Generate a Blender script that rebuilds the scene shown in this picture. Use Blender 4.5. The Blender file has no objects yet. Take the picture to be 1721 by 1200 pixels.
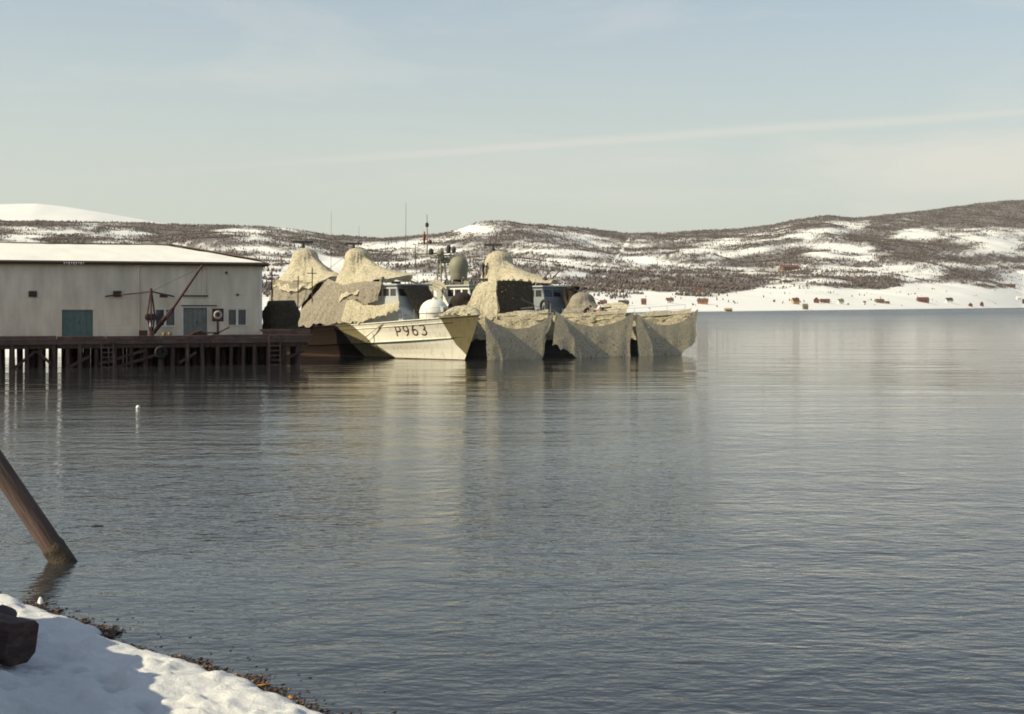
import bpy, bmesh, math, random
import numpy as np
from mathutils import Vector, Matrix

R = math.radians
random.seed(7)
rng = np.random.default_rng(11)
scene = bpy.context.scene
COL = scene.collection

# ------------------------------------------------------------------ camera
F = 2390.0            # focal length in photograph pixels (1721 wide)
CX, HY = 860.5, 512.0  # principal column, horizon row
CAMH = 4.6
cam_d = bpy.data.cameras.new('camera')
cam = bpy.data.objects.new('camera', cam_d)
COL.objects.link(cam)
cam.location = (0, 0, CAMH)
cam.rotation_euler = (R(90), 0, 0)
cam_d.sensor_width = 36.0
cam_d.lens = 36.0 * F / 1721.0
cam_d.shift_y = -(600.0 - HY) / 1721.0
cam_d.clip_start = 0.1
cam_d.clip_end = 60000
scene.camera = cam

# ------------------------------------------------------------------ pixel helpers
def W(px, py, D):
    return Vector(((px - CX) / F * D, D, CAMH - (py - HY) / F * D))


def G(px, py, z=0.0):
    D = (CAMH - z) * F / (py - HY)
    return Vector(((px - CX) / F * D, D, z))


# ------------------------------------------------------------------ light
SUN_EL = 33.0
SUN_H = Vector((-0.95, -0.30, 0)).normalized()      # horizontal direction towards the sun
SUN_DIR = Vector((SUN_H.x * math.cos(R(SUN_EL)), SUN_H.y * math.cos(R(SUN_EL)), math.sin(R(SUN_EL))))
world = bpy.data.worlds.new('World')
scene.world = world
world.use_nodes = True
wn = world.node_tree
for n in list(wn.nodes):
    wn.nodes.remove(n)


def _n(tree, typ, **kw):
    n = tree.nodes.new(typ)
    for k, v in kw.items():
        if k == 'inp':
            for a, b in v.items():
                n.inputs[a].default_value = b
        else:
            setattr(n, k, v)
    return n


sky = _n(wn, 'ShaderNodeTexSky', sky_type='NISHITA', sun_disc=False)
sky.sun_elevation = R(SUN_EL)
sky.sun_rotation = math.atan2(SUN_DIR.x, SUN_DIR.y)
sky.altitude = 0
sky.air_density = 1.0
sky.dust_density = 1.0
sky.ozone_density = 0.8
bg = _n(wn, 'ShaderNodeBackground')
bg.inputs['Strength'].default_value = 0.102
wo = _n(wn, 'ShaderNodeOutputWorld')
tc = _n(wn, 'ShaderNodeTexCoord')
# thin high cloud veil: drifting noise in sky directions
mp = _n(wn, 'ShaderNodeMapping')
mp.inputs['Scale'].default_value = (1.2, 1.2, 6.5)
nz = _n(wn, 'ShaderNodeTexNoise', inp={'Scale': 2.6, 'Detail': 7.0, 'Roughness': 0.62, 'Distortion': 0.4})
rmp = _n(wn, 'ShaderNodeMapRange', inp={'From Min': 0.52, 'From Max': 0.75, 'To Min': 0.0, 'To Max': 0.34})
wn.links.new(tc.outputs['Generated'], mp.inputs['Vector'])
wn.links.new(mp.outputs['Vector'], nz.inputs['Vector'])
wn.links.new(nz.outputs['Fac'], rmp.inputs['Value'])
# contrail: one great circle across the sky
pa = Vector(((100 - CX) / F, 1, (HY - 300) / F)).normalized()
pb = Vector(((1721 - CX) / F, 1, (HY - 188) / F)).normalized()
cn = pa.cross(pb).normalized()
dotn = _n(wn, 'ShaderNodeVectorMath', operation='DOT_PRODUCT')
dotn.inputs[1].default_value = cn
wob = _n(wn, 'ShaderNodeTexNoise', inp={'Scale': 9.0, 'Detail': 4.0})
wobm = _n(wn, 'ShaderNodeMath', operation='MULTIPLY_ADD')
wobm.inputs[1].default_value = 0.0035
wobm.inputs[2].default_value = -0.00175
addw = _n(wn, 'ShaderNodeMath', operation='ADD')
absn = _n(wn, 'ShaderNodeMath', operation='ABSOLUTE')
ctr = _n(wn, 'ShaderNodeMapRange', interpolation_type='SMOOTHSTEP',
         inp={'From Min': 0.0, 'From Max': 0.0055, 'To Min': 0.42, 'To Max': 0.0})
wn.links.new(tc.outputs['Generated'], dotn.inputs[0])
wn.links.new(tc.outputs['Generated'], wob.inputs['Vector'])
wn.links.new(wob.outputs['Fac'], wobm.inputs[0])
wn.links.new(dotn.outputs['Value'], addw.inputs[0])
wn.links.new(wobm.outputs[0], addw.inputs[1])
wn.links.new(addw.outputs[0], absn.inputs[0])
wn.links.new(absn.outputs[0], ctr.inputs['Value'])
cdir = W(1690, 285, 1.0) - Vector((0, 0, CAMH))
cdir.normalize()
sepc = _n(wn, 'ShaderNodeVectorMath', operation='SUBTRACT')
sepc.inputs[1].default_value = cdir
wn.links.new(tc.outputs['Generated'], sepc.inputs[0])
sclc = _n(wn, 'ShaderNodeVectorMath', operation='MULTIPLY')
sclc.inputs[1].default_value = (1 / 0.15, 1 / 0.15, 1 / 0.027)
wn.links.new(sepc.outputs[0], sclc.inputs[0])
lenc = _n(wn, 'ShaderNodeVectorMath', operation='LENGTH')
wn.links.new(sclc.outputs[0], lenc.inputs[0])
mapc = _n(wn, 'ShaderNodeMapping')
mapc.inputs['Scale'].default_value = (9, 9, 34)
wn.links.new(tc.outputs['Generated'], mapc.inputs['Vector'])
nzc = _n(wn, 'ShaderNodeTexNoise', inp={'Scale': 1.3, 'Detail': 6.0, 'Roughness': 0.6})
wn.links.new(mapc.outputs['Vector'], nzc.inputs['Vector'])
subc = _n(wn, 'ShaderNodeMath', operation='MULTIPLY_ADD')
subc.inputs[1].default_value = 2.2
subc.inputs[2].default_value = -1.1
wn.links.new(nzc.outputs['Fac'], subc.inputs[0])
sumc = _n(wn, 'ShaderNodeMath', operation='SUBTRACT')
wn.links.new(lenc.outputs['Value'], sumc.inputs[0])
wn.links.new(subc.outputs[0], sumc.inputs[1])
bank = _n(wn, 'ShaderNodeMapRange', interpolation_type='SMOOTHSTEP', inp={'From Min': 0.0, 'From Max': 1.5, 'To Min': 0.75, 'To Max': 0.0})
wn.links.new(sumc.outputs[0], bank.inputs['Value'])
mx0 = _n(wn, 'ShaderNodeMath', operation='MAXIMUM')
wn.links.new(rmp.outputs['Result'], mx0.inputs[0])
wn.links.new(bank.outputs['Result'], mx0.inputs[1])
mx = _n(wn, 'ShaderNodeMath', operation='MAXIMUM')
wn.links.new(mx0.outputs[0], mx.inputs[0])
sepx = _n(wn, 'ShaderNodeSeparateXYZ')
wn.links.new(tc.outputs['Generated'], sepx.inputs[0])
fade = _n(wn, 'ShaderNodeMapRange', interpolation_type='SMOOTHSTEP', inp={'From Min': -0.26, 'From Max': 0.0, 'To Min': 0.15, 'To Max': 1.0})   # the old end has dispersed
wn.links.new(sepx.outputs['X'], fade.inputs['Value'])
ctf = _n(wn, 'ShaderNodeMath', operation='MULTIPLY')
wn.links.new(ctr.outputs['Result'], ctf.inputs[0])
wn.links.new(fade.outputs['Result'], ctf.inputs[1])
wn.links.new(ctf.outputs[0], mx.inputs[1])
cmix = _n(wn, 'ShaderNodeMixRGB')
cmix.inputs['Color2'].default_value = (6.3, 6.0, 5.3, 1)
wn.links.new(mx.outputs[0], cmix.inputs['Fac'])
# milky air: a pale veil that thickens towards the horizon all the way round
sepz = _n(wn, 'ShaderNodeSeparateXYZ')
wn.links.new(tc.outputs['Generated'], sepz.inputs[0])
veil = _n(wn, 'ShaderNodeMapRange', interpolation_type='SMOOTHSTEP', inp={'From Min': -0.02, 'From Max': 0.34, 'To Min': 0.88, 'To Max': 0.12})
wn.links.new(sepz.outputs['Z'], veil.inputs['Value'])
vmix = _n(wn, 'ShaderNodeMixRGB')
vmix.inputs['Color2'].default_value = (4.85, 5.1, 4.45, 1)
wn.links.new(veil.outputs['Result'], vmix.inputs['Fac'])
wn.links.new(sky.outputs['Color'], vmix.inputs['Color1'])
wn.links.new(vmix.outputs['Color'], cmix.inputs['Color1'])
wn.links.new(cmix.outputs['Color'], bg.inputs['Color'])
wn.links.new(bg.outputs['Background'], wo.inputs['Surface'])

sun_d = bpy.data.lights.new('sun', 'SUN')
sun_d.energy = 4.5
sun_d.angle = R(0.5)
sun_d.color = (1.0, 0.885, 0.61)
sun = bpy.data.objects.new('sun', sun_d)
COL.objects.link(sun)
sun.rotation_euler = SUN_DIR.to_track_quat('Z', 'Y').to_euler()
sun.location = (-60, -20, 60)

scene.view_settings.view_transform = 'Standard'
scene.view_settings.look = 'None'
scene.view_settings.exposure = 0.42
scene.view_settings.gamma = 1.0
scene.cycles.max_bounces = 8
scene.cycles.transparent_max_bounces = 12
scene.cycles.use_denoising = True
scene.cycles.filter_width = 1.8


# ------------------------------------------------------------------ numpy noise
def _hash(ix, iy, seed):
    h = (ix.astype(np.int64) * 374761393 + iy.astype(np.int64) * 668265263 + seed * 974634777) & 0xffffffff
    h = ((h ^ (h >> 13)) * 1274126177) & 0xffffffff
    h = h ^ (h >> 16)
    return (h & 0xffff) / 65535.0


def vnoise(x, y, seed=0):
    x = np.asarray(x, float); y = np.asarray(y, float)
    ix = np.floor(x); iy = np.floor(y)
    fx = x - ix; fy = y - iy
    fx = fx * fx * (3 - 2 * fx); fy = fy * fy * (3 - 2 * fy)
    a = _hash(ix, iy, seed); b = _hash(ix + 1, iy, seed)
    c = _hash(ix, iy + 1, seed); d = _hash(ix + 1, iy + 1, seed)
    return (a * (1 - fx) + b * fx) * (1 - fy) + (c * (1 - fx) + d * fx) * fy


def fbm(x, y, seed=0, octv=5, gain=0.5):
    v = 0; a = 1; t = 0
    for o in range(octv):
        v = v + a * vnoise(np.asarray(x) * 2 ** o + 17.3 * o, np.asarray(y) * 2 ** o - 9.1 * o, seed + o)
        t += a; a *= gain
    return v / t


# ------------------------------------------------------------------ materials
MATS = {}


def mat(name, col, rough=0.7, var=0.25, scale=3.0, bump=0.0, bscale=20.0, metal=0.0, stretch=(1, 1, 1),
        col2=None, spec=0.35, detail=6.0, bdist=0.02):
    """Plain procedural material: base colour broken up by noise, optional bump."""
    if name in MATS:
        return MATS[name]
    m = bpy.data.materials.new(name)
    m.use_nodes = True
    t = m.node_tree
    b = t.nodes['Principled BSDF']
    b.inputs['Roughness'].default_value = rough
    b.inputs['Metallic'].default_value = metal
    b.inputs['Specular IOR Level'].default_value = spec
    tcn = _n(t, 'ShaderNodeTexCoord')
    mpn = _n(t, 'ShaderNodeMapping')
    mpn.inputs['Scale'].default_value = stretch
    t.links.new(tcn.outputs['Object'], mpn.inputs['Vector'])
    no = _n(t, 'ShaderNodeTexNoise', inp={'Scale': scale, 'Detail': detail, 'Roughness': 0.6})
    t.links.new(mpn.outputs['Vector'], no.inputs['Vector'])
    rp = _n(t, 'ShaderNodeMapRange', inp={'From Min': 0.3, 'From Max': 0.7})
    t.links.new(no.outputs['Fac'], rp.inputs['Value'])
    mixn = _n(t, 'ShaderNodeMixRGB')
    c1 = tuple(max(0, c * (1 - var)) for c in col)
    c2 = col2 if col2 else tuple(min(1, c * (1 + var)) for c in col)
    mixn.inputs['Color1'].default_value = (*c1, 1)
    mixn.inputs['Color2'].default_value = (*c2, 1)
    t.links.new(rp.outputs['Result'], mixn.inputs['Fac'])
    t.links.new(mixn.outputs['Color'], b.inputs['Base Color'])
    if bump > 0:
        bn = _n(t, 'ShaderNodeTexNoise', inp={'Scale': bscale, 'Detail': 4.0})
        t.links.new(mpn.outputs['Vector'], bn.inputs['Vector'])
        bp = _n(t, 'ShaderNodeBump', inp={'Strength': bump, 'Distance': bdist})
        t.links.new(bn.outputs['Fac'], bp.inputs['Height'])
        t.links.new(bp.outputs['Normal'], b.inputs['Normal'])
    MATS[name] = m
    return m


def net_mat(name, col, dark, holes=0.40, scale=2.6):
    scale = scale * 2.3
    """Garnished camouflage net: mottled strips with many small gaps."""
    m = bpy.data.materials.new(name)
    m.use_nodes = True
    t = m.node_tree
    b = t.nodes['Principled BSDF']
    out = t.nodes['Material Output']
    b.inputs['Roughness'].default_value = 0.95
    b.inputs['Specular IOR Level'].default_value = 0.1
    tcn = _n(t, 'ShaderNodeTexCoord')
    n1 = _n(t, 'ShaderNodeTexNoise', inp={'Scale': scale, 'Detail': 6.0, 'Roughness': 0.75})
    n2 = _n(t, 'ShaderNodeTexNoise', inp={'Scale': 0.55, 'Detail': 3.0})
    n3 = _n(t, 'ShaderNodeTexVoronoi', inp={'Scale': 9.0})
    for n in (n1, n2, n3):
        t.links.new(tcn.outputs['Object'], n.inputs['Vector'])
    r1 = _n(t, 'ShaderNodeMapRange', inp={'From Min': 0.36, 'From Max': 0.62})
    t.links.new(n1.outputs['Fac'], r1.inputs['Value'])
    mx1 = _n(t, 'ShaderNodeMixRGB')
    mx1.inputs['Color1'].default_value = (*dark, 1)
    mx1.inputs['Color2'].default_value = (*col, 1)
    t.links.new(r1.outputs['Result'], mx1.inputs['Fac'])
    r2 = _n(t, 'ShaderNodeMapRange', inp={'From Min': 0.35, 'From Max': 0.7, 'To Min': 0.0, 'To Max': 0.22})
    t.links.new(n2.outputs['Fac'], r2.inputs['Value'])
    mx2 = _n(t, 'ShaderNodeMixRGB')
    mx2.inputs['Color2'].default_value = (dark[0] * 1.3, dark[1] * 1.45, dark[2] * 1.0, 1)
    t.links.new(r2.outputs['Result'], mx2.inputs['Fac'])
    t.links.new(mx1.outputs['Color'], mx2.inputs['Color1'])
    t.links.new(mx2.outputs['Color'], b.inputs['Base Color'])
    bp = _n(t, 'ShaderNodeBump', inp={'Strength': 0.6, 'Distance': 0.06})
    t.links.new(n1.outputs['Fac'], bp.inputs['Height'])
    t.links.new(bp.outputs['Normal'], b.inputs['Normal'])
    th = _n(t, 'ShaderNodeMath', operation='LESS_THAN')
    th.inputs[1].default_value = holes
    t.links.new(n1.outputs['Fac'], th.inputs[0])
    vo = _n(t, 'ShaderNodeMath', operation='GREATER_THAN')
    vo.inputs[1].default_value = 0.34
    t.links.new(n3.outputs['Distance'], vo.inputs[0])
    mu = _n(t, 'ShaderNodeMath', operation='MULTIPLY')
    t.links.new(th.outputs[0], mu.inputs[0])
    t.links.new(vo.outputs[0], mu.inputs[1])
    tr = _n(t, 'ShaderNodeBsdfTransparent')
    tl = _n(t, 'ShaderNodeBsdfTranslucent')
    t.links.new(mx2.outputs['Color'], tl.inputs['Color'])
    mt_ = _n(t, 'ShaderNodeMixShader')
    mt_.inputs['Fac'].default_value = 0.28
    t.links.new(b.outputs['BSDF'], mt_.inputs[1])
    t.links.new(tl.outputs['BSDF'], mt_.inputs[2])
    ms = _n(t, 'ShaderNodeMixShader')
    t.links.new(mu.outputs[0], ms.inputs['Fac'])
    t.links.new(mt_.outputs['Shader'], ms.inputs[1])
    t.links.new(tr.outputs['BSDF'], ms.inputs[2])
    t.links.new(ms.outputs['Shader'], out.inputs['Surface'])
    MATS[name] = m
    return m


snow = mat('snow', (0.80, 0.80, 0.79), 0.75, 0.05, 0.7, 0.5, 5.0, bdist=0.08)
snow_roof = mat('snow_roof', (0.76, 0.75, 0.70), 0.7, 0.04, 0.5, 0.35, 3.0, bdist=0.06)
clad = mat('painted_cladding', (0.70, 0.60, 0.465), 0.7, 0.2, 0.9, 0.3, 30, stretch=(1.0, 1, 0.28), detail=9.0)
trimw = mat('white_trim', (0.70, 0.68, 0.62), 0.6, 0.06, 4)
teal = mat('teal_door_paint', (0.105, 0.155, 0.14), 0.6, 0.16, 2.0, 0.2, 30)
greyteal = mat('grey_door_paint', (0.20, 0.20, 0.175), 0.65, 0.2, 1.6, 0.2, 30)
glassdark = mat('dark_window', (0.035, 0.035, 0.04), 0.12, 0.3, 2, spec=0.6)
brownpaint = mat('brown_trim', (0.095, 0.06, 0.05), 0.7, 0.2, 5)
timber = mat('tarred_timber', (0.075, 0.042, 0.032), 0.85, 0.45, 2.5, 0.6, 14, stretch=(1, 1, 0.25), bdist=0.03)
deckwood = mat('weathered_plank', (0.17, 0.115, 0.09), 0.85, 0.3, 3.0, 0.5, 18)
edgewood = mat('quay_edge_timber', (0.12, 0.075, 0.062), 0.85, 0.35, 1.5, 0.5, 18)
rust = mat('rust_red_steel', (0.06, 0.026, 0.022), 0.7, 0.35, 4.0, 0.3, 40)
steel = mat('dark_steel', (0.05, 0.045, 0.045), 0.55, 0.3, 5.0, metal=0.2)
hullgrey = mat('pale_grey_paint', (0.36, 0.375, 0.37), 0.5, 0.07, 1.5, 0.08, 6)
hulldark = mat('dark_grey_hull_paint', (0.13, 0.125, 0.11), 0.7, 0.12, 1.5, 0.08, 6, spec=0.2)
housewhite = mat('superstructure_white', (0.66, 0.66, 0.62), 0.5, 0.07, 2.0, 0.06, 8)
deckpaint = mat('deck_paint', (0.10, 0.11, 0.10), 0.8, 0.25, 2.0)
gunwhite = mat('turret_white', (0.72, 0.70, 0.64), 0.42, 0.07, 2.0, 0.05, 10)
domeolive = mat('dome_olive', (0.21, 0.20, 0.145), 0.6, 0.14, 1.4, 0.1, 8)
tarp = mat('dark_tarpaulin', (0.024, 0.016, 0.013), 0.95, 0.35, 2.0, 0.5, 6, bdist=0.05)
letterred = mat('letter_red', (0.10, 0.028, 0.018), 0.6, 0.2, 9)
redflag = mat('red_bunting', (0.26, 0.07, 0.045), 0.8, 0.15, 6)
orangep = mat('orange_cloth', (0.45, 0.17, 0.11), 0.8, 0.2, 5)
yellowp = mat('yellow_paint', (0.22, 0.19, 0.07), 0.6, 0.15, 5)
rope = mat('rope', (0.28, 0.24, 0.17), 0.9, 0.2, 10)
rubber = mat('black_rubber', (0.018, 0.017, 0.017), 0.75, 0.3, 6)
netA = net_mat('net_tan', (0.74, 0.67, 0.52), (0.33, 0.285, 0.205))
netB = net_mat('net_tan_grey', (0.72, 0.625, 0.475), (0.36, 0.30, 0.22), 0.40, 3.1)
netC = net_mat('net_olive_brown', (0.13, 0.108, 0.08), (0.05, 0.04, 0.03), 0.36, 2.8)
netD = net_mat('net_grey_and_shaded', (0.45, 0.40, 0.335), (0.19, 0.165, 0.135), 0.38, 2.6)  # building shade is coloured into P963's skirt and sheet; own grey-tan on boat three


def hull_camo():
    m = bpy.data.materials.new('hull_camouflage_paint')
    m.use_nodes = True
    t = m.node_tree
    b = t.nodes['Principled BSDF']
    b.inputs['Roughness'].default_value = 0.75
    b.inputs['Specular IOR Level'].default_value = 0.04
    tcn = _n(t, 'ShaderNodeTexCoord')
    sp = _n(t, 'ShaderNodeSeparateXYZ')
    t.links.new(tcn.outputs['Object'], sp.inputs[0])
    wobn = _n(t, 'ShaderNodeTexNoise', inp={'Scale': 1.2, 'Detail': 3.0})
    t.links.new(tcn.outputs['Object'], wobn.inputs['Vector'])

    def math2(op, a, bb):
        n = _n(t, 'ShaderNodeMath', operation=op)
        for i, v in enumerate((a, bb)):
            if isinstance(v, (int, float)):
                n.inputs[i].default_value = v
            elif v is not None:
                t.links.new(v, n.inputs[i])
        return n.outputs[0]
    x, z = sp.outputs['X'], sp.outputs['Z']
    tt = math2('MULTIPLY', x, -1.0)
    tt = math2('ADD', tt, math2('MULTIPLY', math2('SUBTRACT', wobn.outputs['Fac'], 0.5), 0.35))
    # bow patch edge, stepped at the knuckle
    low = math2('MAXIMUM', math2('SUBTRACT', 1.35, z), 0.0)
    e_bow = math2('SUBTRACT', math2('ADD', 2.15, math2('MULTIPLY', z, 0.33)), math2('MULTIPLY', low, 0.55))
    bow = math2('LESS_THAN', tt, e_bow)
    mid = math2('GREATER_THAN', tt, math2('ADD', 9.4, math2('MULTIPLY', z, 1.75)))
    aft = math2('GREATER_THAN', tt, math2('ADD', 13.2, math2('MULTIPLY', z, 1.3)))
    ol = math2('MAXIMUM', bow, mid)
    c1 = _n(t, 'ShaderNodeMixRGB')
    c1.inputs['Color1'].default_value = (0.74, 0.71, 0.61, 1)
    c1.inputs['Color2'].default_value = (0.165, 0.14, 0.078, 1)
    t.links.new(ol, c1.inputs['Fac'])
    c2 = _n(t, 'ShaderNodeMixRGB')
    c2.inputs['Color2'].default_value = (0.016, 0.011, 0.009, 1)
    t.links.new(aft, c2.inputs['Fac'])
    t.links.new(c1.outputs['Color'], c2.inputs['Color1'])
    # streaky weathering
    mpn = _n(t, 'ShaderNodeMapping')
    mpn.inputs['Scale'].default_value = (2.2, 2.2, 0.35)
    t.links.new(tcn.outputs['Object'], mpn.inputs['Vector'])
    st = _n(t, 'ShaderNodeTexNoise', inp={'Scale': 2.0, 'Detail': 8.0, 'Roughness': 0.65})
    t.links.new(mpn.outputs['Vector'], st.inputs['Vector'])
    sr = _n(t, 'ShaderNodeMapRange', inp={'From Min': 0.5, 'From Max': 0.75, 'To Min': 0.0, 'To Max': 0.55})
    t.links.new(st.outputs['Fac'], sr.inputs['Value'])
    c3 = _n(t, 'ShaderNodeMixRGB', blend_type='MULTIPLY')
    c3.inputs['Color2'].default_value = (0.50, 0.36, 0.22, 1)
    t.links.new(sr.outputs['Result'], c3.inputs['Fac'])
    t.links.new(c2.outputs['Color'], c3.inputs['Color1'])
    c4 = _n(t, 'ShaderNodeMixRGB')
    c4.inputs['Color2'].default_value = (0.06, 0.03, 0.02, 1)
    t.links.new(math2('LESS_THAN', z, 0.05), c4.inputs['Fac'])
    t.links.new(c3.outputs['Color'], c4.inputs['Color1'])
    t.links.new(c4.outputs['Color'], b.inputs['Base Color'])
    return m


hullcamo = hull_camo()


# ------------------------------------------------------------------ mesh builder
class MB:
    def __init__(self):
        self.v = []; self.f = []

    def add(self, vs, fs):
        o = len(self.v)
        self.v += [tuple(p) for p in vs]
        self.f += [tuple(i + o for i in f) for f in fs]
        return self

    def box(self, x0, x1, y0, y1, z0, z1):
        return self.add([(x0, y0, z0), (x1, y0, z0), (x1, y1, z0), (x0, y1, z0),
                         (x0, y0, z1), (x1, y0, z1), (x1, y1, z1), (x0, y1, z1)],
                        [(0, 3, 2, 1), (4, 5, 6, 7), (0, 1, 5, 4), (1, 2, 6, 5), (2, 3, 7, 6), (3, 0, 4, 7)])

    def hexa(self, bottom, top):
        return self.add(list(bottom) + list(top),
                        [(3, 2, 1, 0), (4, 5, 6, 7), (0, 1, 5, 4), (1, 2, 6, 5), (2, 3, 7, 6), (3, 0, 4, 7)])

    def tube(self, pts, r, n=8, cap=True):
        pts = [Vector(p) for p in pts]
        rs = r if isinstance(r, (list, tuple)) else [r] * len(pts)
        vs = []
        for i, p in enumerate(pts):
            d = (pts[min(i + 1, len(pts) - 1)] - pts[max(i - 1, 0)]).normalized()
            up = Vector((0, 0, 1)) if abs(d.z) < 0.9 else Vector((1, 0, 0))
            a = d.cross(up).normalized(); b = a.cross(d).normalized()
            for k in range(n):
                th = 2 * math.pi * k / n
                vs.append(p + (a * math.cos(th) + b * math.sin(th)) * rs[i])
        fs = []
        for i in range(len(pts) - 1):
            for k in range(n):
                k2 = (k + 1) % n
                fs.append((i * n + k, i * n + k2, (i + 1) * n + k2, (i + 1) * n + k))
        if cap:
            fs.append(tuple(range(n - 1, -1, -1)))
            fs.append(tuple((len(pts) - 1) * n + k for k in range(n)))
        return self.add(vs, fs)

    def beam(self, a, b, w, h):
        a = Vector(a); b = Vector(b)
        d = (b - a).normalized()
        up = Vector((0, 0, 1)) if abs(d.z) < 0.95 else Vector((0, 1, 0))
        s = d.cross(up).normalized() * (w / 2)
        u = s.cross(d).normalized() * (h / 2)
        return self.hexa([a - s - u, a + s - u, a + s + u, a - s + u], [b - s - u, b + s - u, b + s + u, b - s + u])

    def lathe(self, prof, c=(0, 0, 0), n=20, sx=1.0, sy=1.0):
        vs = []
        for (r, z) in prof:
            for k in range(n):
                th = 2 * math.pi * k / n
                vs.append((c[0] + r * sx * math.cos(th), c[1] + r * sy * math.sin(th), c[2] + z))
        fs = []
        for i in range(len(prof) - 1):
            for k in range(n):
                k2 = (k + 1) % n
                fs.append((i * n + k, i * n + k2, (i + 1) * n + k2, (i + 1) * n + k))
        fs.append(tuple(range(n - 1, -1, -1)))
        fs.append(tuple((len(prof) - 1) * n + k for k in range(n)))
        return self.add(vs, fs)

    def grid(self, pts, nu, nv):
        fs = []
        for i in range(nu - 1):
            for j in range(nv - 1):
                a = i * nv + j
                fs.append((a, a + 1, a + nv + 1, a + nv))
        return self.add(pts, fs)

    def build(self, name, m, parent=None, smooth=False, bevel=0.0):
        me = bpy.data.meshes.new(name)
        me.from_pydata(self.v, [], self.f)
        me.materials.append(m)
        me.update()
        if smooth:
            me.polygons.foreach_set('use_smooth', [True] * len(me.polygons))
        o = bpy.data.objects.new(name, me)
        COL.objects.link(o)
        if parent:
            o.parent = parent
        if bevel:
            b = o.modifiers.new('bevel', 'BEVEL')
            b.width = bevel; b.segments = 2; b.limit_method = 'ANGLE'
        return o


def box_part(name, m, parent, *dims, bevel=0.0):
    return MB().box(*dims).build(name, m, parent, bevel=bevel)


def tag(o, label, cat, group=None):
    o['label'] = label; o['category'] = cat
    if group:
        o['group'] = group
    return o


def thing(name, label, cat, loc=(0, 0, 0), rz=0.0, group=None):
    o = bpy.data.objects.new(name, None)
    COL.objects.link(o)
    o.location = loc; o.rotation_euler = (0, 0, rz)
    o.empty_display_size = 0.3
    return tag(o, label, cat, group)


def struct(o):
    o['kind'] = 'structure'
    return o


def copy_of(o, parent=None):
    c = o.copy()
    COL.objects.link(c)
    c.parent = parent
    return c


def np_mesh(name, verts, tris, m, attr=None, smooth=False):
    me = bpy.data.meshes.new(name)
    nv, nf = len(verts), len(tris)
    k = tris.shape[1]
    me.vertices.add(nv)
    me.vertices.foreach_set('co', np.ascontiguousarray(verts, dtype=np.float32).ravel())
    me.loops.add(nf * k)
    me.loops.foreach_set('vertex_index', np.ascontiguousarray(tris, dtype=np.int32).ravel())
    me.polygons.add(nf)
    me.polygons.foreach_set('loop_start', np.arange(nf, dtype=np.int32) * k)
    me.polygons.foreach_set('loop_total', np.full(nf, k, dtype=np.int32))
    if smooth:
        me.polygons.foreach_set('use_smooth', np.ones(nf, dtype=bool))
    me.update(calc_edges=True)
    if attr is not None:
        for an, av in attr.items():
            a = me.attributes.new(an, 'FLOAT', 'POINT')
            a.data.foreach_set('value', np.ascontiguousarray(av, dtype=np.float32))
    me.materials.append(m)
    o = bpy.data.objects.new(name, me)
    COL.objects.link(o)
    return o


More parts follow.
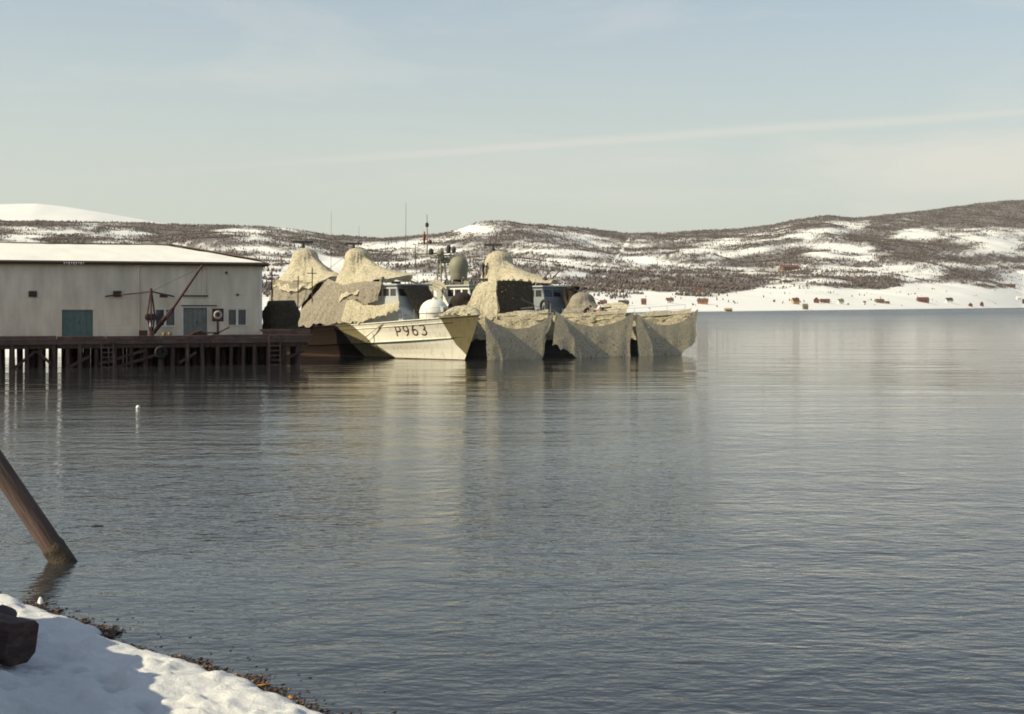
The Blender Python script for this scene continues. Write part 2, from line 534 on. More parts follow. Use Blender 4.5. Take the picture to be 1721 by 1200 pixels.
# ================================================================== SETTING
# ------------------------------------------------------------------ water
def water_mat():
    m = bpy.data.materials.new('fjord_water')
    m.use_nodes = True
    t = m.node_tree
    b = t.nodes['Principled BSDF']
    b.inputs['Base Color'].default_value = (0.026, 0.027, 0.029, 1)
    b.inputs['Roughness'].default_value = 0.045
    b.inputs['IOR'].default_value = 1.333
    ge = _n(t, 'ShaderNodeNewGeometry')

    def layer(scale, sx, sy, detail, rough=0.5, dist=0.3, rz=0.0):
        mpn = _n(t, 'ShaderNodeMapping')
        mpn.inputs['Scale'].default_value = (sx, sy, 1)
        mpn.inputs['Rotation'].default_value = (0, 0, rz)
        t.links.new(ge.outputs['Position'], mpn.inputs['Vector'])
        n = _n(t, 'ShaderNodeTexNoise', inp={'Scale': scale, 'Detail': detail, 'Roughness': rough, 'Distortion': dist})
        t.links.new(mpn.outputs['Vector'], n.inputs['Vector'])
        return n.outputs['Fac']

    def mul(a, k):
        n = _n(t, 'ShaderNodeMath', operation='MULTIPLY')
        t.links.new(a, n.inputs[0])
        if isinstance(k, float):
            n.inputs[1].default_value = k
        else:
            t.links.new(k, n.inputs[1])
        return n.outputs[0]

    def add(a, c):
        n = _n(t, 'ShaderNodeMath', operation='ADD')
        t.links.new(a, n.inputs[0]); t.links.new(c, n.inputs[1])
        return n.outputs[0]
    swell = layer(0.16, 0.35, 1.0, 1.5, 0.4, 0.4, 0.03)       # long low swell, crests across the view
    chop = layer(1.0, 0.85, 1.0, 3.0, 0.5, 0.5, -0.06)
    fine = layer(4.6, 0.55, 1.0, 3.0, 0.55, 0.3, 0.1)
    patch = layer(0.022, 0.6, 1.0, 2.0)
    pr = _n(t, 'ShaderNodeMapRange', inp={'From Min': 0.36, 'From Max': 0.66, 'To Min': 0.3, 'To Max': 1.45})
    t.links.new(patch, pr.inputs['Value'])
    sy_ = _n(t, 'ShaderNodeSeparateXYZ')
    t.links.new(ge.outputs['Position'], sy_.inputs[0])
    openw = _n(t, 'ShaderNodeMapRange', inp={'From Min': 130.0, 'From Max': 420.0, 'To Min': 0.36, 'To Max': 2.8})   # open fjord is rougher than the sheltered basin
    t.links.new(sy_.outputs['Y'], openw.inputs['Value'])
    nearw = _n(t, 'ShaderNodeMapRange', inp={'From Min': 28.0, 'From Max': 80.0, 'To Min': 2.0, 'To Max': 0.36})   # breeze reaches the near shore
    t.links.new(sy_.outputs['Y'], nearw.inputs['Value'])
    mxw = _n(t, 'ShaderNodeMath', operation='MAXIMUM')
    t.links.new(openw.outputs['Result'], mxw.inputs[0])
    t.links.new(nearw.outputs['Result'], mxw.inputs[1])
    pw = mul(pr.outputs['Result'], mxw.outputs[0])
    bands = layer(0.62, 0.11, 1.0, 2.0, 0.5, 0.8, 0.02)      # thin drawn-out ripples across the basin
    bandw = _n(t, 'ShaderNodeMapRange', inp={'From Min': 30.0, 'From Max': 70.0, 'To Min': 0.12, 'To Max': 1.0})
    t.links.new(sy_.outputs['Y'], bandw.inputs['Value'])
    ro_ = _n(t, 'ShaderNodeMapRange', inp={'From Min': 130.0, 'From Max': 700.0, 'To Min': 0.035, 'To Max': 0.24})
    t.links.new(sy_.outputs['Y'], ro_.inputs['Value'])
    t.links.new(ro_.outputs['Result'], b.inputs['Roughness'])
    h = add(add(add(mul(swell, WATER_K[0]), mul(mul(bands, WATER_K[3]), bandw.outputs['Result'])), mul(mul(chop, WATER_K[1]), pw)), mul(mul(fine, WATER_K[2]), pw))
    bp = _n(t, 'ShaderNodeBump', inp={'Strength': 1.0, 'Distance': 1.0})
    t.links.new(h, bp.inputs['Height'])
    t.links.new(bp.outputs['Normal'], b.inputs['Normal'])
    return m


WATER_K = (0.10, 0.036, 0.017, 0.055)
wm = MB()
wm.add([(-9000, -60, 0), (9000, -60, 0), (9000, 14000, 0), (-9000, 14000, 0)], [(0, 1, 2, 3)])
struct(wm.build('sea_water', water_mat()))
bed = MB()
bed.add([(-9500, -80, -6), (9500, -80, -6), (9500, 14500, -6), (-9500, 14500, -6)], [(0, 1, 2, 3)])
struct(bed.build('sea_bed', mat('sea_bed_mud', (0.05, 0.045, 0.04), 0.9, 0.2, 0.2)))

# ------------------------------------------------------------------ far hills
RIDGE = [(-900, 372), (-300, 366), (0, 372), (100, 372), (220, 374), (350, 378), (440, 381), (500, 385), (550, 394), (620, 400),
         (670, 399), (745, 392), (775, 384), (800, 377), (870, 376), (960, 381), (1060, 392), (1130, 390), (1215, 386),
         (1300, 378), (1340, 369), (1390, 362), (1440, 366), (1500, 360), (1600, 348), (1660, 340), (1721, 336),
         (1900, 330), (2300, 340), (2700, 352)]
SHORE = [(-900, 552), (300, 540), (700, 531), (900, 527.5), (1180, 523.8), (1400, 521.2), (1721, 517.2), (2300, 515.6), (2700, 515.3)]
RDIST = [(-900, 3000), (300, 3300), (700, 3400), (1000, 3600), (1350, 3700), (1721, 4300), (2700, 5600)]


def tab(T, px):
    return np.interp(px, [a for a, _ in T], [b for _, b in T])


NC, NR = 560, 230
pxs = np.linspace(-760, 2560, NC)
tt = np.concatenate([np.linspace(-0.02, 0.16, 60), np.linspace(0.16, 1.0, 150)[1:], np.linspace(1.0, 1.25, 22)[1:]])
NR = len(tt)


def hill(px, t):
    """Plan position and height of the far shore at photo column px, fraction t from shore to ridge."""
    ds = CAMH * F / (tab(SHORE, px) - HY)
    dr = tab(RDIST, px)
    D = ds + (dr - ds) * t
    X = (px - CX) / F * D
    zr = CAMH + (HY - tab(RIDGE, px)) / F * dr
    tc_ = np.clip(t, 0, 1)
    g = 0.30 * tc_ + 0.70 * tc_ ** 1.55
    z = zr * g
    w = np.clip(tc_ * 4, 0, 1) * np.clip((1 - tc_) * 5, 0, 1)
    rel = (fbm(X / 520, D / 420, 3, 4) - 0.5) * 95 + (fbm(X / 140, D / 140, 8, 3) - 0.5) * 22
    z = z + rel * w * np.clip(tc_ * 2.2, 0, 1)
    rough = (fbm(X / 60, D / 60, 21, 3) - 0.5) * 4 * np.clip(tc_ * 6, 0, 1)
    z = z + rough
    z = np.where(t < 0, t * 400, z)
    z = np.where((t >= 0) & (t < 0.02), np.maximum(z, 0.4 + 60 * np.maximum(t, 0)), z)
    z = np.where(t > 1, zr - (t - 1) * 380 + rough, z)
    return X, D, z


PXg, Tg = np.meshgrid(pxs, tt, indexing='ij')
Xg, Yg, Zg = hill(PXg, Tg)
ROWg = HY - (Zg - CAMH) / Yg * F


# clearings (negative) and thick stands (positive): photo column, row, half sizes, strength
WOODS = [(1690, 412, 55, 11, -2.0), (1640, 372, 130, 22, 1.0), (1530, 393, 32, 6, -1.8), (1615, 346, 45, 3, -1.2), (1040, 476, 60, 10, 1.5),
         (1150, 482, 45, 12, 1.3), (1240, 478, 40, 16, 1.3), (1300, 448, 55, 10, 1.4), (950, 422, 60, 12, -1.0), (1180, 421, 30, 6, -1.2), (1290, 497, 55, 11, -3),
         (1570, 490, 90, 13, -3), (1480, 480, 24, 9, 1.6), (1640, 436, 110, 9, 1.2), (1660, 484, 26, 18, 1.6), (540, 452, 75, 16, -2.4), (800, 386, 30, 5, -1.6),
         (1420, 430, 40, 8, -1.2), (1400, 387, 50, 5, -1.3), (1330, 396, 30, 5, -1.0), (700, 412, 60, 6, -0.9), (390, 388, 60, 4, -1.6), (240, 392, 50, 4, -1.4), (60, 398, 60, 5, -1.5)]


def forest_density(px, t, X, D, z):
    row = HY - (z - CAMH) / D * F
    sh, rd = tab(SHORE, px), tab(RIDGE, px)
    q = np.clip((sh - row) / (sh - rd), 0, 1)          # 0 at the shore, 1 at the ridge
    wx = fbm(X / 300, D / 300, 33, 3) - 0.5
    n = fbm(px / 80 + q * 2.0 + wx * 0.8, q * 19.0 + wx * 2.6 + px / 280, 31, 5, 0.66)
    n2 = fbm(X / 700 + 3, D / 420, 37, 3)
    d = (n - 0.5) * 5.4 + (n2 - 0.5) * 0.8
    d = d + np.interp(q, [0, 0.10, 0.19, 0.26, 0.45, 0.7, 0.9, 1.0], [-4, -2.8, -0.8, 0.66, 0.48, 0.38, 0.5, 1.25])
    d = d + np.interp(px, [0, 350, 520, 900, 1350, 1550, 1721], [0.2, 0.2, -0.1, 0.0, 0.15, 0.45, 0.6]) * np.interp(q, [0.35, 0.6], [0, 1])
    for (bx_, by_, rx_, ry_, dv_) in WOODS:
        d = d + dv_ * np.exp(-((px - bx_) / rx_) ** 2 - ((row - by_) / ry_) ** 2)
    # cut lines through the wood
    for (xa, ya, xb, yb, w) in ((1062, 395, 1006, 480, 1.7), (1492, 435, 1468, 480, 1.7)):
        s = (row - ya) / (yb - ya)
        xl = xa + (xb - xa) * s
        on = (s > 0) & (s < 1) & (np.abs(px - xl) < w)
        d = np.where(on, d - 1.3, d)
    return np.clip(d * 0.5 + 0.38, 0, 1), q


FD, Qg = forest_density(PXg, Tg, Xg, Yg, Zg)


def hill_mat(name, scrub):
    m = bpy.data.materials.new(name)
    m.use_nodes = True
    t = m.node_tree
    b = t.nodes['Principled BSDF']
    b.inputs['Roughness'].default_value = 0.85
    b.inputs['Specular IOR Level'].default_value = 0.1
    at = _n(t, 'ShaderNodeAttribute', attribute_name='wood')
    ge = _n(t, 'ShaderNodeNewGeometry')
    n1 = _n(t, 'ShaderNodeTexNoise', inp={'Scale': 0.045, 'Detail': 6.0, 'Roughness': 0.7})
    t.links.new(ge.outputs['Position'], n1.inputs['Vector'])
    ad = _n(t, 'ShaderNodeMath', operation='MULTIPLY_ADD')
    ad.inputs[1].default_value = 1.5
    ad.inputs[2].default_value = -0.75
    t.links.new(n1.outputs['Fac'], ad.inputs[0])
    su = _n(t, 'ShaderNodeMath', operation='ADD')
    t.links.new(ad.outputs[0], su.inputs[0])
    t.links.new(at.outputs['Fac'], su.inputs[1])
    rp = _n(t, 'ShaderNodeMapRange', inp={'From Min': 0.30, 'From Max': 0.88, 'To Min': 0.0, 'To Max': 0.92})
    t.links.new(su.outputs[0], rp.inputs['Value'])
    mxn = _n(t, 'ShaderNodeMixRGB')
    mxn.inputs['Color1'].default_value = (0.80, 0.79, 0.76, 1)
    mxn.inputs['Color2'].default_value = (*scrub, 1)
    t.links.new(rp.outputs['Result'], mxn.inputs['Fac'])
    t.links.new(mxn.outputs['Color'], b.inputs['Base Color'])
    return m


hm = hill_mat('snow_and_heather_hillside', (0.12, 0.098, 0.09))
idx = np.arange(NC * NR).reshape(NC, NR)
quads = np.stack([idx[:-1, :-1], idx[1:, :-1], idx[1:, 1:], idx[:-1, 1:]], -1).reshape(-1, 4)
hills = np_mesh('far_hills', np.stack([Xg, Yg, Zg], -1).reshape(-1, 3), quads, hm, {'wood': FD.ravel()}, True)
struct(hills)

# distant snow mountain
MTN = [(-900, 372), (-420, 352), (-150, 345), (0, 343), (60, 342), (110, 347), (170, 357), (230, 367), (280, 376), (420, 392), (600, 420)]
mp_x = np.linspace(-900, 600, 160)
mp_t = np.linspace(0, 1.3, 40)
PM, TM = np.meshgrid(mp_x, mp_t, indexing='ij')
DM = 8500 + 3500 * TM
ZR = CAMH + (HY - tab(MTN, PM)) / F * 12000
ZM = np.where(TM <= 1, ZR * np.clip(TM, 0, 1) ** 0.9, ZR * (1 - (TM - 1) * 1.2))
XM = (PM - CX) / F * DM
ZM = ZM + (fbm(XM / 900, DM / 900, 51, 4) - 0.5) * 90 * np.clip(TM * 2, 0, 1) * (np.abs(1 - TM) > 0.02)
ix2 = np.arange(160 * 40).reshape(160, 40)
q2 = np.stack([ix2[:-1, :-1], ix2[1:, :-1], ix2[1:, 1:], ix2[:-1, 1:]], -1).reshape(-1, 4)
struct(np_mesh('snow_mountain', np.stack([XM, DM, ZM], -1).reshape(-1, 3), q2, mat('mountain_snow', (0.80, 0.80, 0.78), 0.8, 0.05, 0.003), None, True))


# ------------------------------------------------------------------ birch wood on the far hills (one far mass)
def far_wood():
    n = 420000
    px = rng.uniform(-150, 1900, n)
    t = rng.uniform(0.015, 1.0, n) ** 0.9
    X, D, Z = hill(px, t)
    d, q = forest_density(px, t, X, D, Z)
    n1 = fbm(X / 25, D / 25, 77, 3)
    keep = rng.random(n) < np.clip((d - 0.12) * 1.15, 0, 1) * np.clip(n1 * 2.0 - 0.4, 0, 1) * 0.8
    # shore scrub and garden trees
    keep |= (rng.random(n) < 0.012) & (q < 0.2) & (n1 > 0.55)
    keep &= (D > 700)
    X, D, Z, d = X[keep], D[keep], Z[keep], d[keep]
    n = len(X)
    h = rng.uniform(1.6, 3.9, n) * (0.75 + 0.4 * d)
    r = h * rng.uniform(0.24, 0.42, n)
    base = np.array([[1, 0, .45], [-.4, .85, .52], [-.5, -.8, .4], [.12, .1, 1.0], [.05, -.05, -0.06]])
    tri = np.array([[0, 1, 3], [1, 2, 3], [2, 0, 3], [1, 0, 4], [2, 1, 4], [0, 2, 4]])
    a = rng.uniform(0, 2 * np.pi, n)
    ca, sa = np.cos(a), np.sin(a)
    jit = rng.uniform(0.7, 1.3, (n, 5, 3))
    bx = base[None, :, 0] * jit[:, :, 0]; by = base[None, :, 1] * jit[:, :, 1]; bz = base[None, :, 2] * jit[:, :, 2]
    vx = X[:, None] + (bx * ca[:, None] - by * sa[:, None]) * r[:, None]
    vy = D[:, None] + (bx * sa[:, None] + by * ca[:, None]) * r[:, None]
    vz = Z[:, None] + bz * h[:, None] - 0.15
    V = np.stack([vx, vy, vz], -1).reshape(-1, 3)
    T = (np.arange(n)[:, None, None] * 5 + tri[None]).reshape(-1, 3)
    tone = np.repeat(rng.random(n), 5)
    m = bpy.data.materials.new('bare_birch_twigs')
    m.use_nodes = True
    tr = m.node_tree
    b = tr.nodes['Principled BSDF']
    b.inputs['Roughness'].default_value = 0.95
    b.inputs['Specular IOR Level'].default_value = 0.05
    at = _n(tr, 'ShaderNodeAttribute', attribute_name='tone')
    mxn = _n(tr, 'ShaderNodeMixRGB')
    mxn.inputs['Color1'].default_value = (0.085, 0.068, 0.062, 1)
    mxn.inputs['Color2'].default_value = (0.165, 0.135, 0.122, 1)
    tr.links.new(at.outputs['Fac'], mxn.inputs['Fac'])
    tr.links.new(mxn.outputs['Color'], b.inputs['Base Color'])
    o = np_mesh('birch_wood', V, T, m, {'tone': tone})
    o['kind'] = 'stuff'
    tag(o, 'far-off bare brown birch wood in streaks over the snowy hillside', 'wood')
    return n


far_wood()


def hill_at(px, py):
    """Point of the far shore seen at a photograph pixel: nearest terrain along that column."""
    ts = np.linspace(0.0, 1.0, 1600)
    X, D, Z = hill(np.full_like(ts, px), ts)
    row = HY - (Z - CAMH) / D * F
    k = int(np.argmax(row <= py))
    return Vector((X[k], D[k], Z[k]))


# ------------------------------------------------------------------ near snow bank and the beach behind the quay
SHL = [G(-260, 985), G(-120, 1000), G(0, 1012), G(60, 1022), G(105, 1040), G(150, 1058), G(190, 1072), G(230, 1090), G(300, 1112), G(350, 1128),
       G(430, 1160), G(530, 1200), G(700, 1262), G(950, 1340)]


FOOT = [(-5.2 + 0.33 * k + 0.18 * (k % 2), 16.9 - 0.42 * k + 0.1 * (k % 3)) for k in range(9)]


def near_bank():
    pts = np.array([(p.x, p.y) for p in SHL])
    # resample the shoreline
    seg = np.concatenate([[0], np.cumsum(np.hypot(*np.diff(pts, axis=0).T))])
    s = np.linspace(0, seg[-1], 420)
    lx = np.interp(s, seg, pts[:, 0]); ly = np.interp(s, seg, pts[:, 1])
    lx = lx + (fbm(s * 1.3, s * 0, 5, 4) - 0.5) * 0.45
    ly = ly + (fbm(s * 1.3 + 9, s * 0, 6, 4) - 0.5) * 0.45
    dd = np.concatenate([np.linspace(-0.6, 0.9, 34), 0.9 + 13.1 * np.linspace(0, 1, 190)[1:] ** 1.6])
    S, Dd = np.meshgrid(np.arange(420), dd, indexing='ij')
    nx, ny = -0.72, -0.69
    X = lx[S] + nx * Dd; Y = ly[S] + ny * Dd
    edge = 0.13 + 0.09 * fbm(X * 1.7, Y * 1.7, 12, 3)
    z = np.where(Dd < 0, Dd * 0.35 - 0.03, -0.03 + edge * (1 - np.exp(-Dd / 0.10)))
    z = z + 0.055 * np.clip(Dd, 0, 4) + np.clip(Dd - 4, 0, None) ** 1.15 * 0.13
    z = z + (fbm(X * 0.9, Y * 0.9, 14, 4) - 0.5) * 0.16 * np.clip(Dd * 1.3, 0, 1)
    z = z + np.clip(fbm(X * 2.6, Y * 2.6, 15, 3) - 0.5, 0, 1) * 0.34 * np.clip(Dd * 2, 0, 1)
    z = z + (fbm(X * 6, Y * 6, 16, 3) - 0.5) * 0.07 * np.clip(Dd * 3, 0, 1)
    for (fx_, fy_) in FOOT:      # old foot holes
        z = z - 0.13 * np.exp(-(((X - fx_) / 0.13) ** 2 + ((Y - fy_) / 0.17) ** 2) ** 2)
    # unseen ridge of snow added left of the view to shade the bank
    ax, ay = -8.5, 19.0
    bx, by = -5.6, 13.4
    L2 = (bx - ax) ** 2 + (by - ay) ** 2
    u = np.clip(((X - ax) * (bx - ax) + (Y - ay) * (by - ay)) / L2, 0, 1)
    dist = np.hypot(X - (ax + u * (bx - ax)), Y - (ay + u * (by - ay)))
    z = z + SHADE_RIDGE_H * np.exp(-(dist / 0.55) ** 2) * (0.75 + 0.5 * fbm(X * 0.8, Y * 0.8, 18, 3))
    z = np.minimum(z, 2.9)
    ii = np.arange(S.size).reshape(S.shape)
    q = np.stack([ii[:-1, :-1], ii[1:, :-1], ii[1:, 1:], ii[:-1, 1:]], -1).reshape(-1, 4)[:, ::-1]
    wet = np.clip(1 - Dd / 0.06, 0, 1)
    m = bpy.data.materials.new('shore_snow')
    m.use_nodes = True
    t = m.node_tree
    b = t.nodes['Principled BSDF']
    b.inputs['Roughness'].default_value = 0.7
    at = _n(t, 'ShaderNodeAttribute', attribute_name='wet')
    no = _n(t, 'ShaderNodeTexNoise', inp={'Scale': 1.1, 'Detail': 6.0})
    ge = _n(t, 'ShaderNodeNewGeometry')
    t.links.new(ge.outputs['Position'], no.inputs['Vector'])
    mx0 = _n(t, 'ShaderNodeMixRGB')
    mx0.inputs['Color1'].default_value = (0.62, 0.62, 0.63, 1)
    mx0.inputs['Color2'].default_value = (0.76, 0.755, 0.74, 1)
    t.links.new(no.outputs['Fac'], mx0.inputs['Fac'])
    mx1 = _n(t, 'ShaderNodeMixRGB')
    mx1.inputs['Color2'].default_value = (0.06, 0.045, 0.035, 1)
    t.links.new(at.outputs['Fac'], mx1.inputs['Fac'])
    t.links.new(mx0.outputs['Color'], mx1.inputs['Color1'])
    t.links.new(mx1.outputs['Color'], b.inputs['Base Color'])
    n2 = _n(t, 'ShaderNodeTexNoise', inp={'Scale': 16.0, 'Detail': 9.0, 'Roughness': 0.75})
    t.links.new(ge.outputs['Position'], n2.inputs['Vector'])
    bp = _n(t, 'ShaderNodeBump', inp={'Strength': 0.9, 'Distance': 0.045})
    t.links.new(n2.outputs['Fac'], bp.inputs['Height'])
    t.links.new(bp.outputs['Normal'], b.inputs['Normal'])
    o = np_mesh('snow_bank', np.stack([X, Y, z], -1).reshape(-1, 3), q, m, {'wet': wet.ravel()}, True)
    struct(o)
    return lx, ly


SHADE_RIDGE_H = 1.75
slx, sly = near_bank()

# snowy beach behind the quay
bx = np.linspace(-150, -26, 70); by = np.linspace(116, 260, 80)
BX, BY = np.meshgrid(bx, by, indexing='ij')
e = (BY - 124.5) + (BX + 30) * -0.25 * 0 - np.clip(BX + 40, 0, 30) * 1.6
BZ = np.where(e < 0, e * 0.25, 1.3 * (1 - np.exp(-np.clip(e, 0, None) / 9.0)) + np.clip(e, 0, None) * 0.004) + (fbm(BX / 6, BY / 6, 61, 4) - 0.5) * 0.5
ii = np.arange(BX.size).reshape(BX.shape)
q3 = np.stack([ii[:-1, :-1], ii[1:, :-1], ii[1:, 1:], ii[:-1, 1:]], -1).reshape(-1, 4)
struct(np_mesh('snow_beach', np.stack([BX, BY, BZ], -1).reshape(-1, 3), q3, snow, None, True))

# ================================================================== QUAY FRAME: local x along the front, y inland
QO = Vector((-19.8, 112.5, 0)); QD = Vector((0.9405, 0.3398, 0)); QN = Vector((-0.3398, 0.9405, 0))
QRZ = math.atan2(QD.y, QD.x)


def Q(px, py, yl):
    """Quay-frame (x, z) where the pixel's ray meets the plane y = yl."""
    u = (px - CX) / F
    ox, oy = QO.x + QN.x * yl, QO.y + QN.y * yl
    x = (u * oy - ox) / (QD.x - u * QD.y)
    D = oy + QD.y * x
    return x, CAMH - (py - HY) / F * D


DECK = 2.1
EAVE = 7.85
# ------------------------------------------------------------------ warehouse
wh = thing('warehouse', 'long pale clad warehouse with snow-covered hipped roof on the wooden quay', 'warehouse', QO, QRZ)
XL, DEP = -36.0, 13.0


def rect(p0, r0, p1, r1, yl=0.0):
    xa, za = Q(p0, r1, yl); xb, zb = Q(p1, r0, yl)
    return xa, xb, za, zb


door_l = list(rect(104, 520, 156, 570)); door_l[2] = DECK + 0.03
door_r = list(rect(308, 517, 348, 567)); door_r[2] = DECK + 0.03
win_l = rect(262, 520, 293, 548)
win_r = rect(384, 518, 413, 546)
hatch = rect(313, 450, 347, 496)
vent_a = rect(48, 489, 62, 499)
vent_b = rect(190, 489, 204, 499)
OPEN = [door_l, door_r, win_l, win_r, hatch]
wb = MB()
bh = 0.30
nb = int(round((EAVE - DECK) / bh))
for i in range(nb):
    z0 = DECK + i * bh; z1 = z0 + bh
    cuts = [(o[0], o[1]) for o in OPEN if o[2] < (z0 + z1) / 2 < o[3]]
    xs = [XL] + [c for pr in sorted(cuts) for c in pr] + [0.0]
    for a, b2 in zip(xs[0::2], xs[1::2]):
        if b2 - a < 0.02:
            continue
        # lapped board: bottom edge 22 mm proud of its top edge
        wb.add([(a, -0.022, z0), (b2, -0.022, z0), (b2, 0.0, z1), (a, 0.0, z1), (a, 0.05, z0), (b2, 0.05, z0)],
               [(0, 1, 2, 3), (4, 5, 1, 0)])
wb.build('wall', clad, wh)
ew = MB()
for i in range(nb):
    z0 = DECK + i * bh; z1 = z0 + bh
    ew.add([(0.0, 0.02, z0), (0.0, DEP, z0), (-0.024, DEP, z1), (-0.024, 0.02, z1)], [(0, 1, 2, 3)])
ew.add([(XL, 0, DECK), (XL, DEP, DECK), (XL, DEP, EAVE), (XL, 0, EAVE)], [(3, 2, 1, 0)])
ew.add([(XL, DEP, DECK), (0, DEP, DECK), (0, DEP, EAVE), (XL, DEP, EAVE)], [(3, 2, 1, 0)])
ew.build('wall', clad, wh)
MB().box(-0.14, 0.03, -0.04, 0.14, DECK, EAVE - 0.1).build('corner_board', trimw, wh)


def opening_box(o, depth, m, name, parent):
    """Recessed panel closing an opening, with reveals."""
    b = MB()
    x0, x1, z0, z1 = o
    b.add([(x0, depth, z0), (x1, depth, z0), (x1, depth, z1), (x0, depth, z1)], [(0, 1, 2, 3)])
    b.add([(x0, -0.02, z0), (x0, depth, z0), (x0, depth, z1), (x0, -0.02, z1)], [(0, 1, 2, 3)])
    b.add([(x1, -0.02, z0), (x1, depth, z0), (x1, depth, z1), (x1, -0.02, z1)], [(3, 2, 1, 0)])
    b.add([(x0, -0.02, z1), (x1, -0.02, z1), (x1, depth, z1), (x0, depth, z1)], [(0, 1, 2, 3)])
    b.add([(x0, -0.02, z0), (x1, -0.02, z0), (x1, depth, z0), (x0, depth, z0)], [(3, 2, 1, 0)])
    return b.build(name, m, parent)


def frame(o, w, y0, y1, name, m, parent, sill=True):
    x0, x1, z0, z1 = o
    b = MB()
    b.box(x0 - w, x0, y0, y1, z0, z1 + w)
    b.box(x1, x1 + w, y0, y1, z0, z1 + w)
    b.box(x0, x1, y0, y1, z1, z1 + w)
    if sill:
        b.box(x0 - w, x1 + w, y0 - 0.05, y1, z0 - w * 0.7, z0)
    return b.build(name, m, parent)


for o, m, lab in ((door_l, teal, 'faded teal double door'), (door_r, greyteal, 'grey-green sliding door with worn lower corner')):
    d = opening_box(o, 0.12, m, 'door', wh)
    d['label'] = lab
    frame(o, 0.09, -0.055, 0.02, 'door_frame', clad if m is teal else trimw, d, sill=False)
    xm = (o[0] + o[1]) / 2
    for k in range(5):
        xx = o[0] + (o[1] - o[0]) * (k + 0.5) / 5
        w2 = (o[1] - o[0]) / 10 - 0.012
        MB().box(xx - w2, xx + w2, 0.085, 0.122, o[2] + 0.04, o[3] - 0.03).build('plank', m, d)
    box_part('handle', steel, d, xm + 0.12, xm + 0.16, 0.03, 0.085, o[2] + 1.0, o[2] + 1.25)
sx0, sx1, _, sz = door_r
MB().box(sx0 - 0.15, sx1 + 0.75, -0.1, -0.03, sz + 0.12, sz + 0.2).build('door_track', brownpaint, wh)
for o in (win_l, win_r):
    wdw = opening_box(o, 0.10, glassdark, 'window', wh)
    frame(o, 0.09, -0.06, 0.02, 'window_frame', trimw, wdw)
    xm = (o[0] + o[1]) / 2
    box_part('mullion', trimw, wdw, xm - 0.09, xm + 0.09, -0.02, 0.098, o[2], o[3])
    for a, b2 in ((o[0], xm - 0.09), (xm + 0.09, o[1])):
        MB().box(a + 0.05, b2 - 0.05, 0.075, 0.085, o[2] + 0.05, o[3] - 0.05).build('pane', glassdark, wdw)
        sash = MB()
        sash.box(a, a + 0.05, 0.03, 0.09, o[2], o[3]).box(b2 - 0.05, b2, 0.03, 0.09, o[2], o[3])
        sash.box(a + 0.05, b2 - 0.05, 0.03, 0.09, o[2], o[2] + 0.05).box(a + 0.05, b2 - 0.05, 0.03, 0.09, o[3] - 0.05, o[3])
        sash.build('sash', brownpaint, wdw)
h = opening_box(hatch, 0.07, clad, 'loading_hatch', wh)
frame(hatch, 0.06, -0.05, 0.02, 'hatch_frame', clad, h, sill=False)
box_part('hatch_sill', rust, h, hatch[0] - 0.25, hatch[1] + 0.1, -0.16, -0.03, hatch[2] - 0.1, hatch[2] - 0.01)
for k in range(4):
    xx = hatch[0] + (hatch[1] - hatch[0]) * (k + 0.5) / 4
    w2 = (hatch[1] - hatch[0]) / 8 - 0.012
    MB().box(xx - w2, xx + w2, 0.035, 0.072, hatch[2] + 0.02, hatch[3] - 0.02).build('plank', clad, h)
for v in (vent_a, vent_b):
    vv = MB().box(v[0], v[1], -0.10, -0.03, v[2], v[3]).build('vent_grille', steel, wh)
    for k in range(4):
        z = v[2] + (v[3] - v[2]) * (k + 0.5) / 4
        MB().hexa([(v[0], -0.16, z - 0.05), (v[1], -0.16, z - 0.05), (v[1], -0.1, z), (v[0], -0.1, z)],
                  [(v[0], -0.16, z - 0.03), (v[1], -0.16, z - 0.03), (v[1], -0.1, z + 0.02), (v[0], -0.1, z + 0.02)]).build('slat', brownpaint, vv)
for (p, r) in ((380, 458), (399, 495)):
    x, z = Q(p, r, 0)
    lb = MB()
    lb.lathe([(0.04, -0.12), (0.10, -0.02), (0.10, 0.02), (0.03, 0.08)], (x, -0.14, z), 10)
    lb.box(x - 0.02, x + 0.02, -0.14, -0.02, z + 0.03, z + 0.07)
    lb.build('wall_lamp', steel, wh)
xd, _ = Q(233, 500, 0)
MB().tube([(xd, -0.42, EAVE - 0.05), (xd, -0.1, EAVE - 0.45), (xd, -0.1, DECK + 0.1)], 0.05).build('downpipe', clad, wh)
xe, _ = Q(243, 500, 0)
MB().tube([(xe - 0.3, -0.055, EAVE - 0.5), (xe - 0.3, -0.055, DECK + 0.5)], 0.018, 6).build('cable_conduit', clad, wh)
# roof
OV = 0.45
RH = 1.45
INS = 6.4
yr = DEP / 2
ex0, ex1, ey0, ey1 = XL - OV, OV, -OV, DEP + OV
rf = MB()
rf.add([(ex0, ey0, EAVE), (ex1, ey0, EAVE), (ex1, ey1, EAVE), (ex0, ey1, EAVE), (ex0 + 6.4, yr, EAVE + RH), (ex1 - INS, yr, EAVE + RH)],
       [(0, 1, 5, 4), (1, 2, 5), (2, 3, 4, 5), (3, 0, 4), (3, 2, 1, 0)])
roof = rf.build('roof', brownpaint, wh)
fb = MB()
fb.box(ex0, ex1, ey0 - 0.03, ey0 - 0.004, EAVE - 0.22, EAVE + 0.07)
fb.box(ex1 + 0.004, ex1 + 0.03, ey0, ey1, EAVE - 0.22, EAVE + 0.07)
fb.build('fascia', brownpaint, roof)
MB().tube([(ex0, ey0 - 0.10, EAVE - 0.02), (ex1, ey0 - 0.10, EAVE - 0.06)], 0.065, 8).build('gutter', brownpaint, roof)
hip = MB().tube([(ex1 - 0.05, ey0 + 0.05, EAVE + 0.20), (ex1 - INS, yr, EAVE + RH + 0.20)], 0.05, 6)
